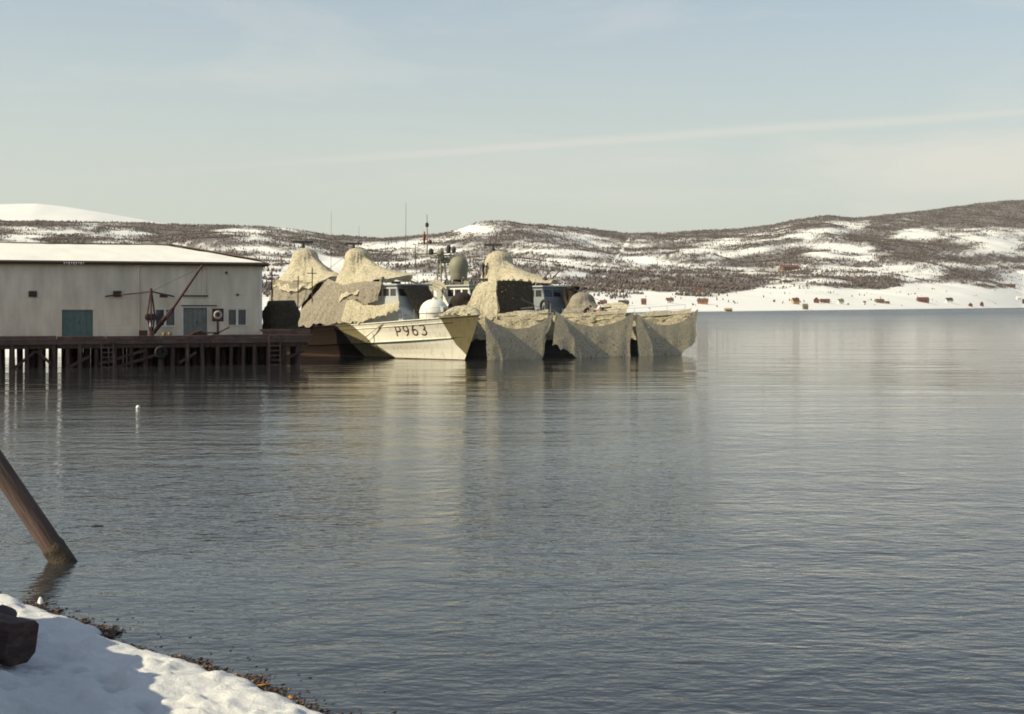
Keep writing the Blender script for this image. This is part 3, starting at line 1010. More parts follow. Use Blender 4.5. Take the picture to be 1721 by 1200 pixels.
hip.tube([(ex1 - INS, yr, EAVE + RH + 0.2), (ex0 + 6.4, yr, EAVE + RH + 0.2)], 0.05, 6)
hip.build('ridge_cap', brownpaint, roof)
# snow lying on the roof: a lumpy blanket on the near slope and the hip end
sn = MB()
nu, nv = 150, 16
pts = []
for i in range(nu):
    for j in range(nv):
        v = j / (nv - 1)
        y = ey0 + 0.06 + (yr - ey0 - 0.06) * v
        xr = ex1 - 0.08 - INS * v
        x = ex0 + (xr - ex0) * i / (nu - 1)
        nse = float(fbm(x * 0.5, y * 0.7, 91, 3)) - 0.5
        ed = min(1, v * 9 + 0.25) * min(1, (nu - 1 - i) * 0.25 + 0.25)
        pts.append((x, y + (nse * 0.12 if v < 0.05 else 0), EAVE + 0.005 + RH * v + (0.16 + nse * 0.14) * ed))
sn.grid(pts, nu, nv)
pts = []
for i in range(24):
    for j in range(12):
        v = j / 11
        x = ex1 - 0.06 - INS * v
        ya = ey0 + 0.1 + (yr - ey0 - 0.1) * v; yb = ey1 + (yr - ey1) * v
        y = ya + (yb - ya) * i / 23
        pts.append((x, y, EAVE + 0.01 + RH * v + 0.16 * min(1, v * 9 + 0.25)))
sn.grid(pts, 24, 12)
pts = []
for i in range(40):
    for j in range(8):
        v = j / 7
        y = ey1 - 0.06 + (yr - ey1 + 0.06) * v
        xr = ex1 - 0.08 - INS * v
        x = ex0 + (xr - ex0) * i / 39
        pts.append((x, y, EAVE + 0.005 + RH * v + 0.16))
sn.grid(pts, 40, 8)
sn.build('roof_snow', snow_roof, roof, smooth=True)
xi0, zi = Q(108, 449, -0.5); xi1, _ = Q(140, 449, -0.5)
for k in range(9):
    hang = MB()
    xx = xi0 + (xi1 - xi0) * k / 8
    hang.tube([(xx, ey0 - 0.12, EAVE - 0.05), (xx + 0.02, ey0 - 0.13, EAVE - 0.12 - random.uniform(0.05, 0.3))], [0.07, 0.012], 6)
    hang.build('icicle', snow_roof, roof)

# ------------------------------------------------------------------ quay
qy = thing('timber_quay', 'dark timber pile quay carrying the warehouse above the water', 'quay', QO, QRZ)
FR = -3.6
QX1 = 3.0
fl = MB()
fl.box(XL - 2, QX1 - 0.05, 0.6, DEP + 5, DECK - 0.34, DECK - 0.004)
fl.build('deck_slab', timber, qy)
pw = 0.30
pm = MB().box(0, pw - 0.014, FR - 0.15, 0.58, DECK - 0.075, DECK)
p0 = None
n = int((QX1 - (XL - 2)) / pw)
for i in range(n):
    if p0 is None:
        p0 = pm.build('plank', deckwood, qy); c = p0
    else:
        c = copy_of(p0, qy)
    c.location = (XL - 2 + i * pw, random.uniform(-0.05, 0.04), random.uniform(-0.008, 0.008))
# edge beams in lengths, slightly out of line
x = XL - 2
while x < QX1:
    L = random.uniform(3.2, 5.0)
    x2 = min(x + L, QX1)
    j = random.uniform(-0.03, 0.03)
    MB().box(x + 0.02, x2 - 0.02, FR - 0.16 + j, FR + 0.12 + j, DECK + 0.004, DECK + 0.21 + j).build('kerb_beam', edgewood, qy, bevel=0.02)
    MB().box(x + 0.01, x2 - 0.01, FR - 0.12, FR + 0.16, DECK - 0.42, DECK - 0.085).build('edge_beam', edgewood, qy, bevel=0.02)
    MB().box(x + 0.03, x2 - 0.03, FR + 0.02 + j, FR + 0.28 + j, DECK - 0.72, DECK - 0.43).build('waling', timber, qy, bevel=0.02)
    x = x2
x = XL
pile = None
rows = [(FR + 0.15, 1.05, 0.17), (FR + 2.2, 1.1, 0.16), (1.2, 1.2, 0.16), (4.2, 1.3, 0.16), (8.0, 1.5, 0.16)]
pmb = MB().tube([(0, 0, -4.5), (0.02, 0.01, -0.6), (0.0, 0, DECK - 0.36)], [0.2, 0.185, 0.16], 9)
for ri, (yy, sp, r) in enumerate(rows):
    x = XL + 0.3 + ri * 0.37
    while x < QX1 - 0.2:
        if pile is None:
            pile = pmb.build('pile', timber, qy, smooth=True); c = pile
        else:
            c = copy_of(pile, qy)
        c.location = (x, yy + random.uniform(-0.15, 0.15), 0)
        c.rotation_euler = (random.uniform(-0.02, 0.02), random.uniform(-0.025, 0.025), random.uniform(0, 3))
        k = random.uniform(0.8, 1.2)
        c.scale = (k, k, 1)
        x += sp * random.uniform(0.8, 1.2)
for (p0_, r0_, p1_, r1_) in ((20, 622, 60, 590), (62, 590, 86, 612), (110, 620, 152, 598), (165, 612, 245, 588), (180, 622, 262, 596), (300, 610, 330, 592), (470, 606, 510, 590)):
    xa, za = Q(p0_, r0_, FR); xb, zb = Q(p1_, r1_, FR)
    MB().beam((xa, FR - 0.09, za), (xb, FR - 0.09, zb), 0.09, 0.2).build('brace', timber, qy)
# closed timber bulkhead under the right half
xb0, _ = Q(104, 600, 5.0)
nbk = int((QX1 - xb0) / 0.28)
pb_ = MB().box(0, 0.265, 6.0, 6.12, -2.0, DECK - 0.36)
bk = None
for i in range(nbk):
    if bk is None:
        bk = pb_.build('bulkhead_plank', timber, qy); c = bk
    else:
        c = copy_of(bk, qy)
    c.location = (xb0 + i * 0.28, random.uniform(-0.03, 0.03), 0)
MB().box(QX1 - 0.45, QX1 - 0.1, FR + 0.3, DEP + 5, DECK - 0.7, DECK - 0.36).build('end_beam', timber, qy)
for (px, top, bot) in ((180, 586, 614), (461, 574, 606)):
    x, _ = Q(px, 600, FR)
    lad = MB()
    for sx in (-0.42, 0.42):
        lad.beam((x + sx, FR - 0.24, -0.3), (x + sx, FR - 0.2, DECK + 0.1), 0.10, 0.08)
    lo = lad.build('ladder', edgewood, qy)
    for k in range(6):
        z = 0.0 + k * 0.36
        MB().beam((x - 0.39, FR - 0.24, z), (x + 0.39, FR - 0.24, z), 0.06, 0.075).build('rung', edgewood, lo)
# fender tyres hung along the front
for px in (270,):
    x, _ = Q(px, 600, FR)
    ty = MB()
    vs = []; fs = []
    for i in range(18):
        a = 2 * math.pi * i / 18
        for j in range(8):
            b_ = 2 * math.pi * j / 8
            rr = 0.36 + 0.14 * math.cos(b_)
            vs.append((x + rr * math.cos(a), FR - 0.30 + 0.12 * math.sin(b_), 1.05 + rr * math.sin(a)))
    for i in range(18):
        for j in range(8):
            fs.append((i * 8 + j, ((i + 1) % 18) * 8 + j, ((i + 1) % 18) * 8 + (j + 1) % 8, i * 8 + (j + 1) % 8))
    ty.add(vs, fs)
    ty.build('fender_tyre', rubber, qy, smooth=True)

# ------------------------------------------------------------------ quay crane
YC = -2.0
xb_, zb_ = Q(254.5, 567, YC)
qc = thing('derrick_crane', 'rust-red derrick crane with slanting jib in front of the warehouse', 'crane', QO + QD * xb_ + QN * YC + Vector((0, 0, DECK)), QRZ)


def K(px, py, yl=YC):
    x, z = Q(px, py, yl)
    return Vector((x - xb_, yl - YC, z - DECK))


def K2(px, py, yl):
    return K(px, py, yl)


MB().box(-0.35, 0.35, -0.35, 0.35, 0.0, 0.14).build('base_plate', steel, qc)
MB().tube([(0, 0, 0.14), (0, 0, 0.3)], 0.2, 12).build('slewing_ring', rust, qc)
top = K(254, 490)
for s, (ml, mr) in ((-1, (247.5, 530)), (1, (260, 529))):
    mpt = K(ml, mr)
    MB().tube([(0.05 * s, 0, 0.22), mpt, top + Vector((0.03 * s, 0, 0))], 0.06, 8).build('mast_leg', rust, qc)
for s in (-1, 1):
    MB().tube([(0, 0.05 * s, 0.22), K(254, 530) + Vector((0, 0.3 * s, 0)), top], 0.05, 8).build('mast_leg', rust, qc)
wbp = K(253, 533)
wbx = MB().box(wbp.x - 0.34, wbp.x + 0.36, -0.28, 0.28, wbp.z - 0.26, wbp.z + 0.26).build('winch_box', rust, qc, bevel=0.03)
MB().tube([(wbp.x - 0.42, -0.12, wbp.z), (wbp.x + 0.44, -0.12, wbp.z)], 0.17, 10).build('winch_drum', steel, wbx)
lw = K(254, 545)
MB().box(lw.x - 0.12, lw.x + 0.12, -0.15, 0.15, lw.z - 0.2, lw.z + 0.2).build('counterweight', trimw, qc, bevel=0.03)
tip = K(340, 446, -3.2); foot = Vector((0.12, 0, 0.3)); mid_ = K(291, 518, -2.5)
for s in (-1, 1):
    MB().tube([foot + Vector((0.1 * s, 0.06 * s, 0)), mid_ + Vector((0.10 * s, 0.05 * s, 0))], 0.075, 8).build('jib_leg', rust, qc)
MB().tube([mid_ + (foot - mid_) * 0.06, tip], [0.11, 0.085], 10).build('jib', rust, qc)
for k in range(4):
    a = foot.lerp(mid_, (k + 1) / 5)
    MB().tube([a + Vector((-0.1, -0.06, 0)), a + Vector((0.1, 0.06, 0))], 0.035, 6).build('jib_lacing', rust, qc)
MB().tube([top, K(326, 455, -3.0)], 0.022, 6).build('topping_cable', steel, qc)
MB().tube([tip, tip + Vector((0, 0, -0.5))], 0.02, 6).build('hoist_cable', steel, qc)
for (px, py) in ((177, 498), (292, 498)):
    e_ = K2(px, py, -0.12)
    MB().tube([top, e_], 0.055, 8).build('wall_stay', rust, qc)
e_ = K(275, 497, -1.2)
MB().box(e_.x - 0.3, e_.x + 0.3, e_.y - 0.1, e_.y + 0.1, e_.z - 0.14, e_.z + 0.1).build('pulley_block', rust, qc, bevel=0.03)
MB().tube([top + Vector((0, 0, -0.05)), top + Vector((0, 0, 0.25))], 0.09, 8).build('mast_head', rust, qc)

# ------------------------------------------------------------------ things on the quay


def quay_thing(name, label, cat, px, yl, z=DECK):
    x, _ = Q(px, 560, yl)
    return thing(name, label, cat, QO + QD * x + QN * yl + Vector((0, 0, z)), QRZ)


lb = quay_thing('lifebuoy_stand', 'white lifebuoy on a rust-red framed post beside the right window', 'lifebuoy stand', 366, -1.0)
MB().box(-0.09, 0.09, -0.05, 0.05, 0, 1.25).build('post', brownpaint, lb)
fr_ = MB()
fr_.box(-0.44, -0.36, -0.07, 0.0, 1.2, 2.2).box(0.36, 0.44, -0.07, 0.0, 1.2, 2.2).box(-0.36, 0.36, -0.07, 0.0, 2.12, 2.2).box(-0.36, 0.36, -0.07, 0.0, 1.2, 1.28)
fr_.build('frame', rust, lb)
MB().box(-0.36, 0.36, -0.03, -0.01, 1.28, 2.12).build('backboard', brownpaint, lb)
vs = []; fs = []
for i in range(20):
    a = 2 * math.pi * i / 20
    for j in range(8):
        b_ = 2 * math.pi * j / 8
        rr = 0.25 + 0.085 * math.cos(b_)
        vs.append((rr * math.cos(a), -0.11 + 0.07 * math.sin(b_), 1.70 + rr * math.sin(a)))
for i in range(20):
    for j in range(8):
        fs.append((i * 8 + j, ((i + 1) % 20) * 8 + j, ((i + 1) % 20) * 8 + (j + 1) % 8, i * 8 + (j + 1) % 8))
MB().add(vs, fs).build('ring', mat('faded_ring', (0.42, 0.36, 0.31), 0.7, 0.25, 7), lb, smooth=True)

bxk = quay_thing('wooden_crate', 'small dark wooden crate on the quay at the foot of the crane', 'crate', 240, -1.4)
MB().box(-0.3, 0.3, -0.25, 0.25, 0.0, 0.55).build('body', brownpaint, bxk)
for k in range(3):
    MB().box(-0.32, 0.32, -0.275, -0.252, 0.04 + k * 0.18, 0.18 + k * 0.18).build('slat', timber, bxk)
for (px, lab) in ((275.5, 'left of two small yellow-green canisters under the left window'), (285, 'right of two small yellow-green canisters under the left window')):
    c_ = quay_thing('canister', lab, 'canister', px, -0.9)
    MB().lathe([(0.15, 0), (0.16, 0.03), (0.16, 0.3), (0.12, 0.38), (0.05, 0.4)], (0, 0, 0), 12).build('body', yellowp, c_, smooth=True)
    MB().tube([(-0.08, 0, 0.38), (-0.06, 0, 0.47), (0.06, 0, 0.47), (0.08, 0, 0.38)], 0.015, 6).build('handle', steel, c_)
rl = quay_thing('hand_cart', 'low rusty hand cart on the quay in front of the grey door', 'cart', 352, -1.9)
MB().box(-0.75, 0.75, -0.35, 0.35, 0.30, 0.38).build('bed', rust, rl)
for sx in (-0.5, 0.5):
    for sy in (-0.36, 0.36):
        MB().tube([(sx, sy - 0.04, 0.17), (sx, sy + 0.04, 0.17)], 0.17, 12).build('wheel', rubber, rl)
MB().tube([(0.72, -0.3, 0.36), (1.5, -0.3, 0.75), (1.5, 0.3, 0.75), (0.72, 0.3, 0.36)], 0.03, 6).build('handle', rust, rl)
tmpl = quay_thing('timber_heap', 'heap of loose dark boards on the quay below the grey sliding door', 'timber heap', 333, -2.9)
for k in range(7):
    a = random.uniform(-0.3, 0.3)
    MB().beam((-1.0 + 0.1 * k, -0.1 + a, 0.05 + 0.055 * k), (1.0 - 0.13 * k, 0.2 - a, 0.07 + 0.07 * k), 0.2, 0.06).build('board', timber, tmpl)
for (px, yl, n, lab) in ((462, -2.0, 9, 'stack of old timbers at the end of the quay beside the warehouse corner'),
                         (496, -1.2, 7, 'loose timbers at the outer corner of the quay next to the grey net')):
    th_ = quay_thing('timber_stack', lab, 'timber stack', px, yl)
    for k in range(n):
        r_, cidx = divmod(k, 3)
        yy = -0.5 + cidx * 0.5 + random.uniform(-0.08, 0.08)
        MB().beam((-1.1 + random.uniform(-0.2, 0.2), yy, 0.1 + r_ * 0.2), (1.1 + random.uniform(-0.3, 0.2), yy + random.uniform(-0.15, 0.15), 0.1 + r_ * 0.2), 0.24, 0.17).build('timber', edgewood, th_)
ts = quay_thing('cargo_stack', 'cargo stack under a dark brown net right of the warehouse', 'cargo stack', 472, 4.5)
vs = []
for i in range(20):
    for j in range(14):
        u = i / 19 * 2 * math.pi
        v = j / 13
        hw = 1.3 * (1.04 - 0.3 * v ** 2)
        sq = 1 / max(abs(math.cos(u)), abs(math.sin(u)))
        rr = hw * min(sq, 1.28)
        nse = float(fbm(u * 1.6, v * 3, 101, 3)) - 0.5
        rr *= 1 + 0.6 * nse
        vs.append((1.05 * rr * math.cos(u), 1.2 * rr * math.sin(u), 2.7 * v + 0.9 * nse * v))
mb_ = MB().grid(vs, 20, 14)
mb_.add([(0, 0, 2.85)] + [vs[i * 14 + 13] for i in range(20)], [(0, i + 1, i + 2) for i in range(19)])
mb_.build('cover', netC, ts, smooth=True)
for z in (1.0,):
    MB().tube([(1.22 * math.cos(a) * min(1 / max(abs(math.cos(a)), abs(math.sin(a))), 1.28), 1.45 * math.sin(a) * min(1 / max(abs(math.cos(a)), abs(math.sin(a))), 1.28), z) for a in np.linspace(0, 2 * math.pi, 25)], 0.025, 5).build('lashing', timber, ts)
lp = quay_thing('quay_post', 'thin dark post with a cross bar behind the warehouse corner', 'post', 457, 8.0)
MB().tube([(0, 0, 0), (0, 0, 5.6)], 0.06, 8).build('pole', timber, lp)
MB().beam((-0.35, 0, 5.0), (0.6, 0, 5.0), 0.08, 0.09).build('cross_bar', timber, lp)

# ================================================================== BOATS (local: x forward from the bow tip, y port, z up)
HEAD = Vector((0.64, -0.768, 0)).normalized()
PORT = Vector((0.768, 0.64, 0)).normalized()
BRZ = math.atan2(HEAD.y, HEAD.x)
BOW1 = Vector((-2.67, 116.5, 0))
BOWS = [BOW1, BOW1 + PORT * 8.2, BOW1 + PORT * 17.5, BOW1 + PORT * 25.9]


def zd(t):
    return 3.72 - 0.083 * t + 0.00125 * t * t


class Hull:
    def __init__(self, L=36.5, k=1.0, dz=0.0):
        self.L = L; self.k = k; self.dz = dz

    def level(self, i, s):
        """(t, half breadth, z) of deck, knuckle, waterline, bilge, keel curves at station s in 0..1."""
        L = self.L
        t0 = (0.0, 0.85, 2.0, 3.0, 3.6)[i]
        t = t0 + s * (L - t0)
        tau = t - t0
        B = (3.05, 2.78, 2.6, 2.0, 0.12)[i] * self.k
        run = (12.0, 13.5, 16.0, 18.0, 6.0)[i]
        ex = (2.3, 2.1, 1.8, 1.5, 1.2)[i]
        b = B * (1 - (1 - min(tau / run, 1.0)) ** ex) * (1 - 0.10 * max(0, (t - 20) / 16.5))
        if i == 0:
            z = zd(t) + self.dz
        elif i == 1:
            z = 2.05 - 0.075 * t + 0.0010 * t * t
        else:
            z = (0, 0, 0.0, -0.75, -1.15)[i]
        return t, b, z

    def point(self, v, s):
        i = min(int(v), 3); f = v - i
        a = self.level(i, s); b = self.level(i + 1, s)
        t = a[0] + (b[0] - a[0]) * f
        h = a[1] + (b[1] - a[1]) * f - 0.10 * math.sin(math.pi * f) * (1 if i < 2 else -1) * min(1, s * 6)
        z = a[2] + (b[2] - a[2]) * f
        return t, max(h, 0.0), z

    def side(self, t, z, off=0.0, vmax=1.98):
        """Starboard shell point near distance t aft of the bow and height z (between deck and waterline)."""
        v = 0.5; s = t / self.L
        for _ in range(25):
            p = self.point(v, max(0.0, min(1.0, s)))
            s += (t - p[0]) / self.L
            q = self.point(min(v + 0.02, 2.0), max(0.0, min(1.0, s)))
            dz = (q[2] - p[2]) / 0.02 if q[2] != p[2] else -1
            v += (z - p[2]) / dz * 0.8
            v = max(0.0, min(vmax, v))
        p = self.point(v, max(0.0, min(1.0, s)))
        return Vector((-p[0], -(p[1] + off), p[2]))


def make_hull(hu, root, m_hull, m_deck=deckpaint):
    vs_lv = [0, 0.25, 0.5, 0.75, 1.0, 1.001, 1.25, 1.5, 1.75, 2.0, 2.5, 3.0, 3.5, 4.0]
    ss = [(i / 60) ** 1.5 for i in range(61)]
    mb = MB()
    for sgn in (-1, 1):
        pts = []
        for s in ss:
            for v in vs_lv:
                t, b, z = hu.point(min(v, 3.999), s)
                if v == 1.001:
                    b = max(b - 0.07 * min(1, s * 10), 0)
                pts.append((-t, sgn * b, z))
        nv = len(vs_lv)
        fs = []
        for i in range(len(ss) - 1):
            for j in range(nv - 1):
                a = i * nv + j
                f = (a, a + 1, a + nv + 1, a + nv)
                fs.append(f if sgn > 0 else f[::-1])
        mb.add(pts, fs)
    tr = [hu.point(min(v, 3.999), 1.0) for v in vs_lv]
    mb.add([(-t, -b, z) for t, b, z in tr] + [(-t, b, z) for t, b, z in tr[::-1]], [tuple(range(2 * len(tr)))])
    h = mb.build('hull', m_hull, root)
    dk = MB()
    pts = []
    for s in ss:
        t, b, z = hu.point(0, s)
        for w in (-1, -0.5, 0, 0.5, 1):
            pts.append((-t, w * max(b - 0.03, 0), z - 0.06 + 0.05 * (1 - abs(w))))
    dk.grid(pts, len(ss), 5)
    dk.build('deck', m_deck, root)
    # rubbing strakes and toe rail, each side
    for sgn in (-1, 1):
        for (v, r, s0, nm) in ((0.0, 0.05, 0.0, 'toe_rail'), (0.22, 0.035, 0.06, 'rubbing_strake'), (1.0, 0.05, 0.05, 'spray_rail')):
            pl = []
            for i in range(41):
                s = s0 + (1 - s0) * (i / 40) ** 1.3
                t, b, z = hu.point(v, s)
                pl.append((-t, sgn * (b + 0.02), z + (0.03 if v == 0 else 0)))
            MB().tube(pl, r, 6).build(nm, m_hull, root)
    return h


def stroke(hu, pts, w, parent, m, x0, z0, sc):
    """Painted stroke on the starboard shell; pts in letter units."""
    pts = [Vector((p[0], p[1])) for p in pts]
    L = []; Rr = []
    for i, p in enumerate(pts):
        d = (pts[min(i + 1, len(pts) - 1)] - pts[max(i - 1, 0)]).normalized()
        nrm = Vector((-d.y, d.x)) * (w / 2)
        for lst, q in ((L, p + nrm), (Rr, p - nrm)):
            # letters read bow to the right: local t falls with reading direction; base line follows the sheer
            t = x0 - q.x * sc
            z = z0 + q.y * sc + 0.055 * q.x * sc
            lst.append(hu.side(t, z, 0.02, 0.95))
    mb = MB()
    n = len(pts)
    mb.add(L + Rr, [(i, i + 1, n + i + 1, n + i) for i in range(n - 1)])
    return mb


def arc(cx, cy, rx, ry, a0, a1, n=16):
    return [(cx + rx * math.cos(R(a0 + (a1 - a0) * i / n)), cy + ry * math.sin(R(a0 + (a1 - a0) * i / n))) for i in range(n + 1)]


def hull_number(hu, root):
    sc = 0.86
    glyphs = {
        'P': [[(0.0, 0.0), (0.0, 0.35), (0.0, 0.7), (0.0, 1.0)], [(0.0, 0.97), (0.2, 0.97)] + arc(0.27, 0.71, 0.27, 0.26, 80, -80) + [(0.2, 0.45), (0.0, 0.45)]],
        '9': [arc(0.29, 0.70, 0.27, 0.28, 0, 360, 24), arc(0.05, 0.66, 0.51, 0.66, 0, -75)],
        '6': [arc(0.29, 0.29, 0.27, 0.27, 0, 360, 24), arc(0.53, 0.34, 0.51, 0.66, 180, 105)],
        '3': [arc(0.25, 0.74, 0.26, 0.25, 150, -90), arc(0.25, 0.25, 0.29, 0.26, 90, -150)],
    }
    x = 0.0
    for ch in 'P963':
        mb = MB()
        for st in glyphs[ch]:
            s_ = stroke(hu, [(p[0] * 1.08 + x, p[1]) for p in st], 0.145, root, letterred, 8.25, 1.90, sc)
            mb.add(s_.v, s_.f)
        o = mb.build('hull_character', letterred, root)
        x += 1.08 if ch != 'P' else 1.02
    return


def bridge(root, m_wall, t0=9.2, open_front=True):
    """Deckhouse with raised wheelhouse, windows, roof."""
    zb = zd(t0) - 0.1
    dh = MB().hexa([(-t0 + 0.9, -2.05, zb), (-t0 + 0.9, 2.05, zb), (-t0 - 12, 2.15, zb - 0.4), (-t0 - 12, -2.15, zb - 0.4)],
                   [(-t0 - 0.3, -1.9, 4.55), (-t0 - 0.3, 1.9, 4.55), (-t0 - 12, 2.0, 4.3), (-t0 - 12, -2.0, 4.3)])
    dh.build('deckhouse', m_wall, root, bevel=0.05)
    x0, x1 = -t0 - 0.5, -t0 - 6.0
    w = 1.72
    wh_ = MB()
    # lower wall band, corner posts, upper band
    wh_.hexa([(x0 + 0.25, -w - 0.05, 4.4), (x0 + 0.25, w + 0.05, 4.4), (x1, w + 0.05, 4.4), (x1, -w - 0.05, 4.4)],
             [(x0 + 0.05, -w, 5.35), (x0 + 0.05, w, 5.35), (x1, w, 5.35), (x1, -w, 5.35)])
    wh_.hexa([(x0 - 0.12, -w, 5.98), (x0 - 0.12, w, 5.98), (x1, w, 5.98), (x1, -w, 5.98)],
             [(x0 - 0.18, -w, 6.25), (x0 - 0.18, w, 6.25), (x1, w, 6.25), (x1, -w, 6.25)])
    whh = wh_.build('wheelhouse', m_wall, root)
    # window band: posts and panes
    for y in (-w + 0.07, -w / 3, w / 3, w - 0.07):
        MB().hexa([(x0 + 0.05, y - 0.07, 5.35), (x0 + 0.05, y + 0.07, 5.35), (x0 - 0.1, y + 0.07, 5.35), (x0 - 0.1, y - 0.07, 5.35)],
                  [(x0 - 0.12, y - 0.07, 5.98), (x0 - 0.12, y + 0.07, 5.98), (x0 - 0.26, y + 0.07, 5.98), (x0 - 0.26, y - 0.07, 5.98)]).build('window_post', m_wall, whh)
    ys = [-w + 0.14, -w / 3 - 0.07, -w / 3 + 0.07, w / 3 - 0.07, w / 3 + 0.07, w - 0.14]
    for a, b in zip(ys[0::2], ys[1::2]):
        MB().hexa([(x0 - 0.0, a, 5.36), (x0 - 0.0, b, 5.36), (x0 - 0.04, b, 5.36), (x0 - 0.04, a, 5.36)],
                  [(x0 - 0.17, a, 5.97), (x0 - 0.17, b, 5.97), (x0 - 0.21, b, 5.97), (x0 - 0.21, a, 5.97)]).build('window_pane', glassdark, whh)
    for sy in (-1, 1):
        xs = [x0 - 0.28, x0 - 1.15, x0 - 1.35, x0 - 2.25, x0 - 2.45, x0 - 3.35]
        for xa in (x0 - 0.2, x0 - 1.25, x0 - 2.35, x0 - 3.45):
            MB().box(xa - 0.1, xa + 0.1, min(sy * w, sy * (w - 0.08)), max(sy * w, sy * (w - 0.08)), 5.352, 5.978).build('window_post', m_wall, whh)
        for a, b in zip(xs[0::2], xs[1::2]):
            MB().box(b + 0.0, a - 0.0, min(sy * (w - 0.03), sy * (w - 0.06)), max(sy * (w - 0.03), sy * (w - 0.06)), 5.36, 5.97).build('window_pane', glassdark, whh)
        MB().box(x1, x0 - 3.55, min(sy * w, sy * (w - 0.08)), max(sy * w, sy * (w - 0.08)), 5.352, 5.978).build('side_panel', m_wall, whh)
    MB().box(x0 - 3.3, x0 - 0.4, -w + 0.3, w - 0.3, 5.35, 5.4).build('chart_shelf', steel, whh)
    MB().box(x1, x1 + 0.08, -w, w, 5.352, 5.978).build('back_wall', m_wall, whh)
    MB().box(x1 - 0.1, x0 + 0.12, -w - 0.22, w + 0.22, 6.255, 6.40).build('roof', hullgrey, root, bevel=0.04)
    dz = MB().box(x0 - 4.9, x0 - 4.1, -w - 0.09, -w - 0.045, 4.45, 6.1)
    dd = dz.build('door', hullgrey, root)
    MB().box(x0 - 4.2, x0 - 4.15, -w - 0.14, -w - 0.09, 5.2, 5.35).build('handle', steel, dd)


def turret(root, t=6.0, m=gunwhite):
    zb = zd(t) - 0.06
    c = (-t, 0, zb)
    root0 = root
    MB().lathe([(1.28, 0.00), (1.32, 0.05), (1.32, 0.16), (1.21, 0.20)], c, 28).build('gun_base_ring', steel, root)
    d = MB().lathe([(1.23, 0.20), (1.25, 0.26), (1.24, 0.68)], c, 32).build('gun_lower_shield', m, root, smooth=False)
    dm = MB().lathe([(1.28, 0.66), (1.28, 0.72), (1.23, 1.00), (1.12, 1.28), (0.91, 1.55), (0.63, 1.75), (0.32, 1.85), (0.06, 1.88)], c, 32)
    dome = dm.build('gun_dome', m, root, smooth=True)
    MB().lathe([(0.16, 1.86), (0.17, 1.95), (0.06, 2.0)], c, 12).build('dome_cap', m, dome)
    MB().hexa([(-t + 0.75, -0.30, zb + 0.75), (-t + 0.75, 0.30, zb + 0.75), (-t + 1.55, 0.2, zb + 0.78), (-t + 1.55, -0.2, zb + 0.78)],
              [(-t + 0.62, -0.28, zb + 1.45), (-t + 0.62, 0.28, zb + 1.45), (-t + 1.5, 0.17, zb + 1.18), (-t + 1.5, -0.17, zb + 1.18)]).build('barrel_shroud', hullgrey, root, bevel=0.04)
    MB().tube([(-t + 1.4, 0, zb + 0.98), (-t + 2.2, 0, zb + 1.06), (-t + 3.9, 0, zb + 1.2)], [0.13, 0.10, 0.075], 12).build('gun_barrel', steel, root)


def mast(root, t, top, bar=1.75, rzbar=0.0):
    MB().tube([(-t, 0, 2.3), (-t, 0, top - 0.45)], [0.16, 0.09], 10).build('mast', hullgrey, root)
    for sy in (-1, 1):
        MB().tube([(-t - 1.6, 1.1 * sy, 4.25), (-t, 0, top - 1.9)], 0.06, 8).build('mast_strut', hullgrey, root)
    pd = MB().tube([(-t, 0, top - 0.5), (-t, 0, top - 0.32)], 0.2, 12)
    pd.lathe([(0.16, -0.32), (0.13, -0.08), (0.08, 0.0)], (-t, 0, top), 12)
    rd = pd.build('radar_pedestal', steel, root)
    dx, dy = math.cos(rzbar), math.sin(rzbar)
    b = MB().beam((-t - dx * bar / 2, -dy * bar / 2, top + 0.06), (-t + dx * bar / 2, dy * bar / 2, top + 0.06), 0.24, 0.2)
    b.build('radar_scanner', steel, rd, bevel=0.02)


CAMDIR = math.atan2(0, 1) - BRZ      # world +X expressed in boat frame
ROTB = -BRZ

# ---- boat 1: P963
b1 = thing('patrol_boat', 'camouflage-painted patrol boat with hull number P963 nearest the quay', 'patrol boat', BOWS[0], BRZ, 'patrol boats moored side by side')
H1 = Hull()
make_hull(H1, b1, hullcamo)
hull_number(H1, b1)
bridge(b1, hullgrey, 8.6)
turret(b1, 6.2)
mast(b1, 18.6, 10.15, 1.6, ROTB)
mast(b1, 27.4, 10.6, 2.0, ROTB + 0.15)
for (t, y, h_) in ((25.6, 2.0, 10.6), (20.5, 1.8, 9.0)):
    MB().tube([(-t, y, 2.3), (-t, y, 3.0), (-t + 0.1, y, 3 + h_)], [0.035, 0.03, 0.012], 6).build('whip_antenna', steel, b1)
for k in range(3):
    MB().tube([(-9.2 - 0.15 * k, -2.9, 3.1), (-12.5 - 0.3 * k, -3.12, 1.6 - 0.2 * k)], 0.02, 5).build('mooring_line', rope, b1)
for t in (1.2, 2.4):
    for y in (-0.35, 0.35):
        MB().tube([(-t, y, zd(t) - 0.05), (-t, y, zd(t) + 0.28)], 0.07, 8).build('bollard', steel, b1)

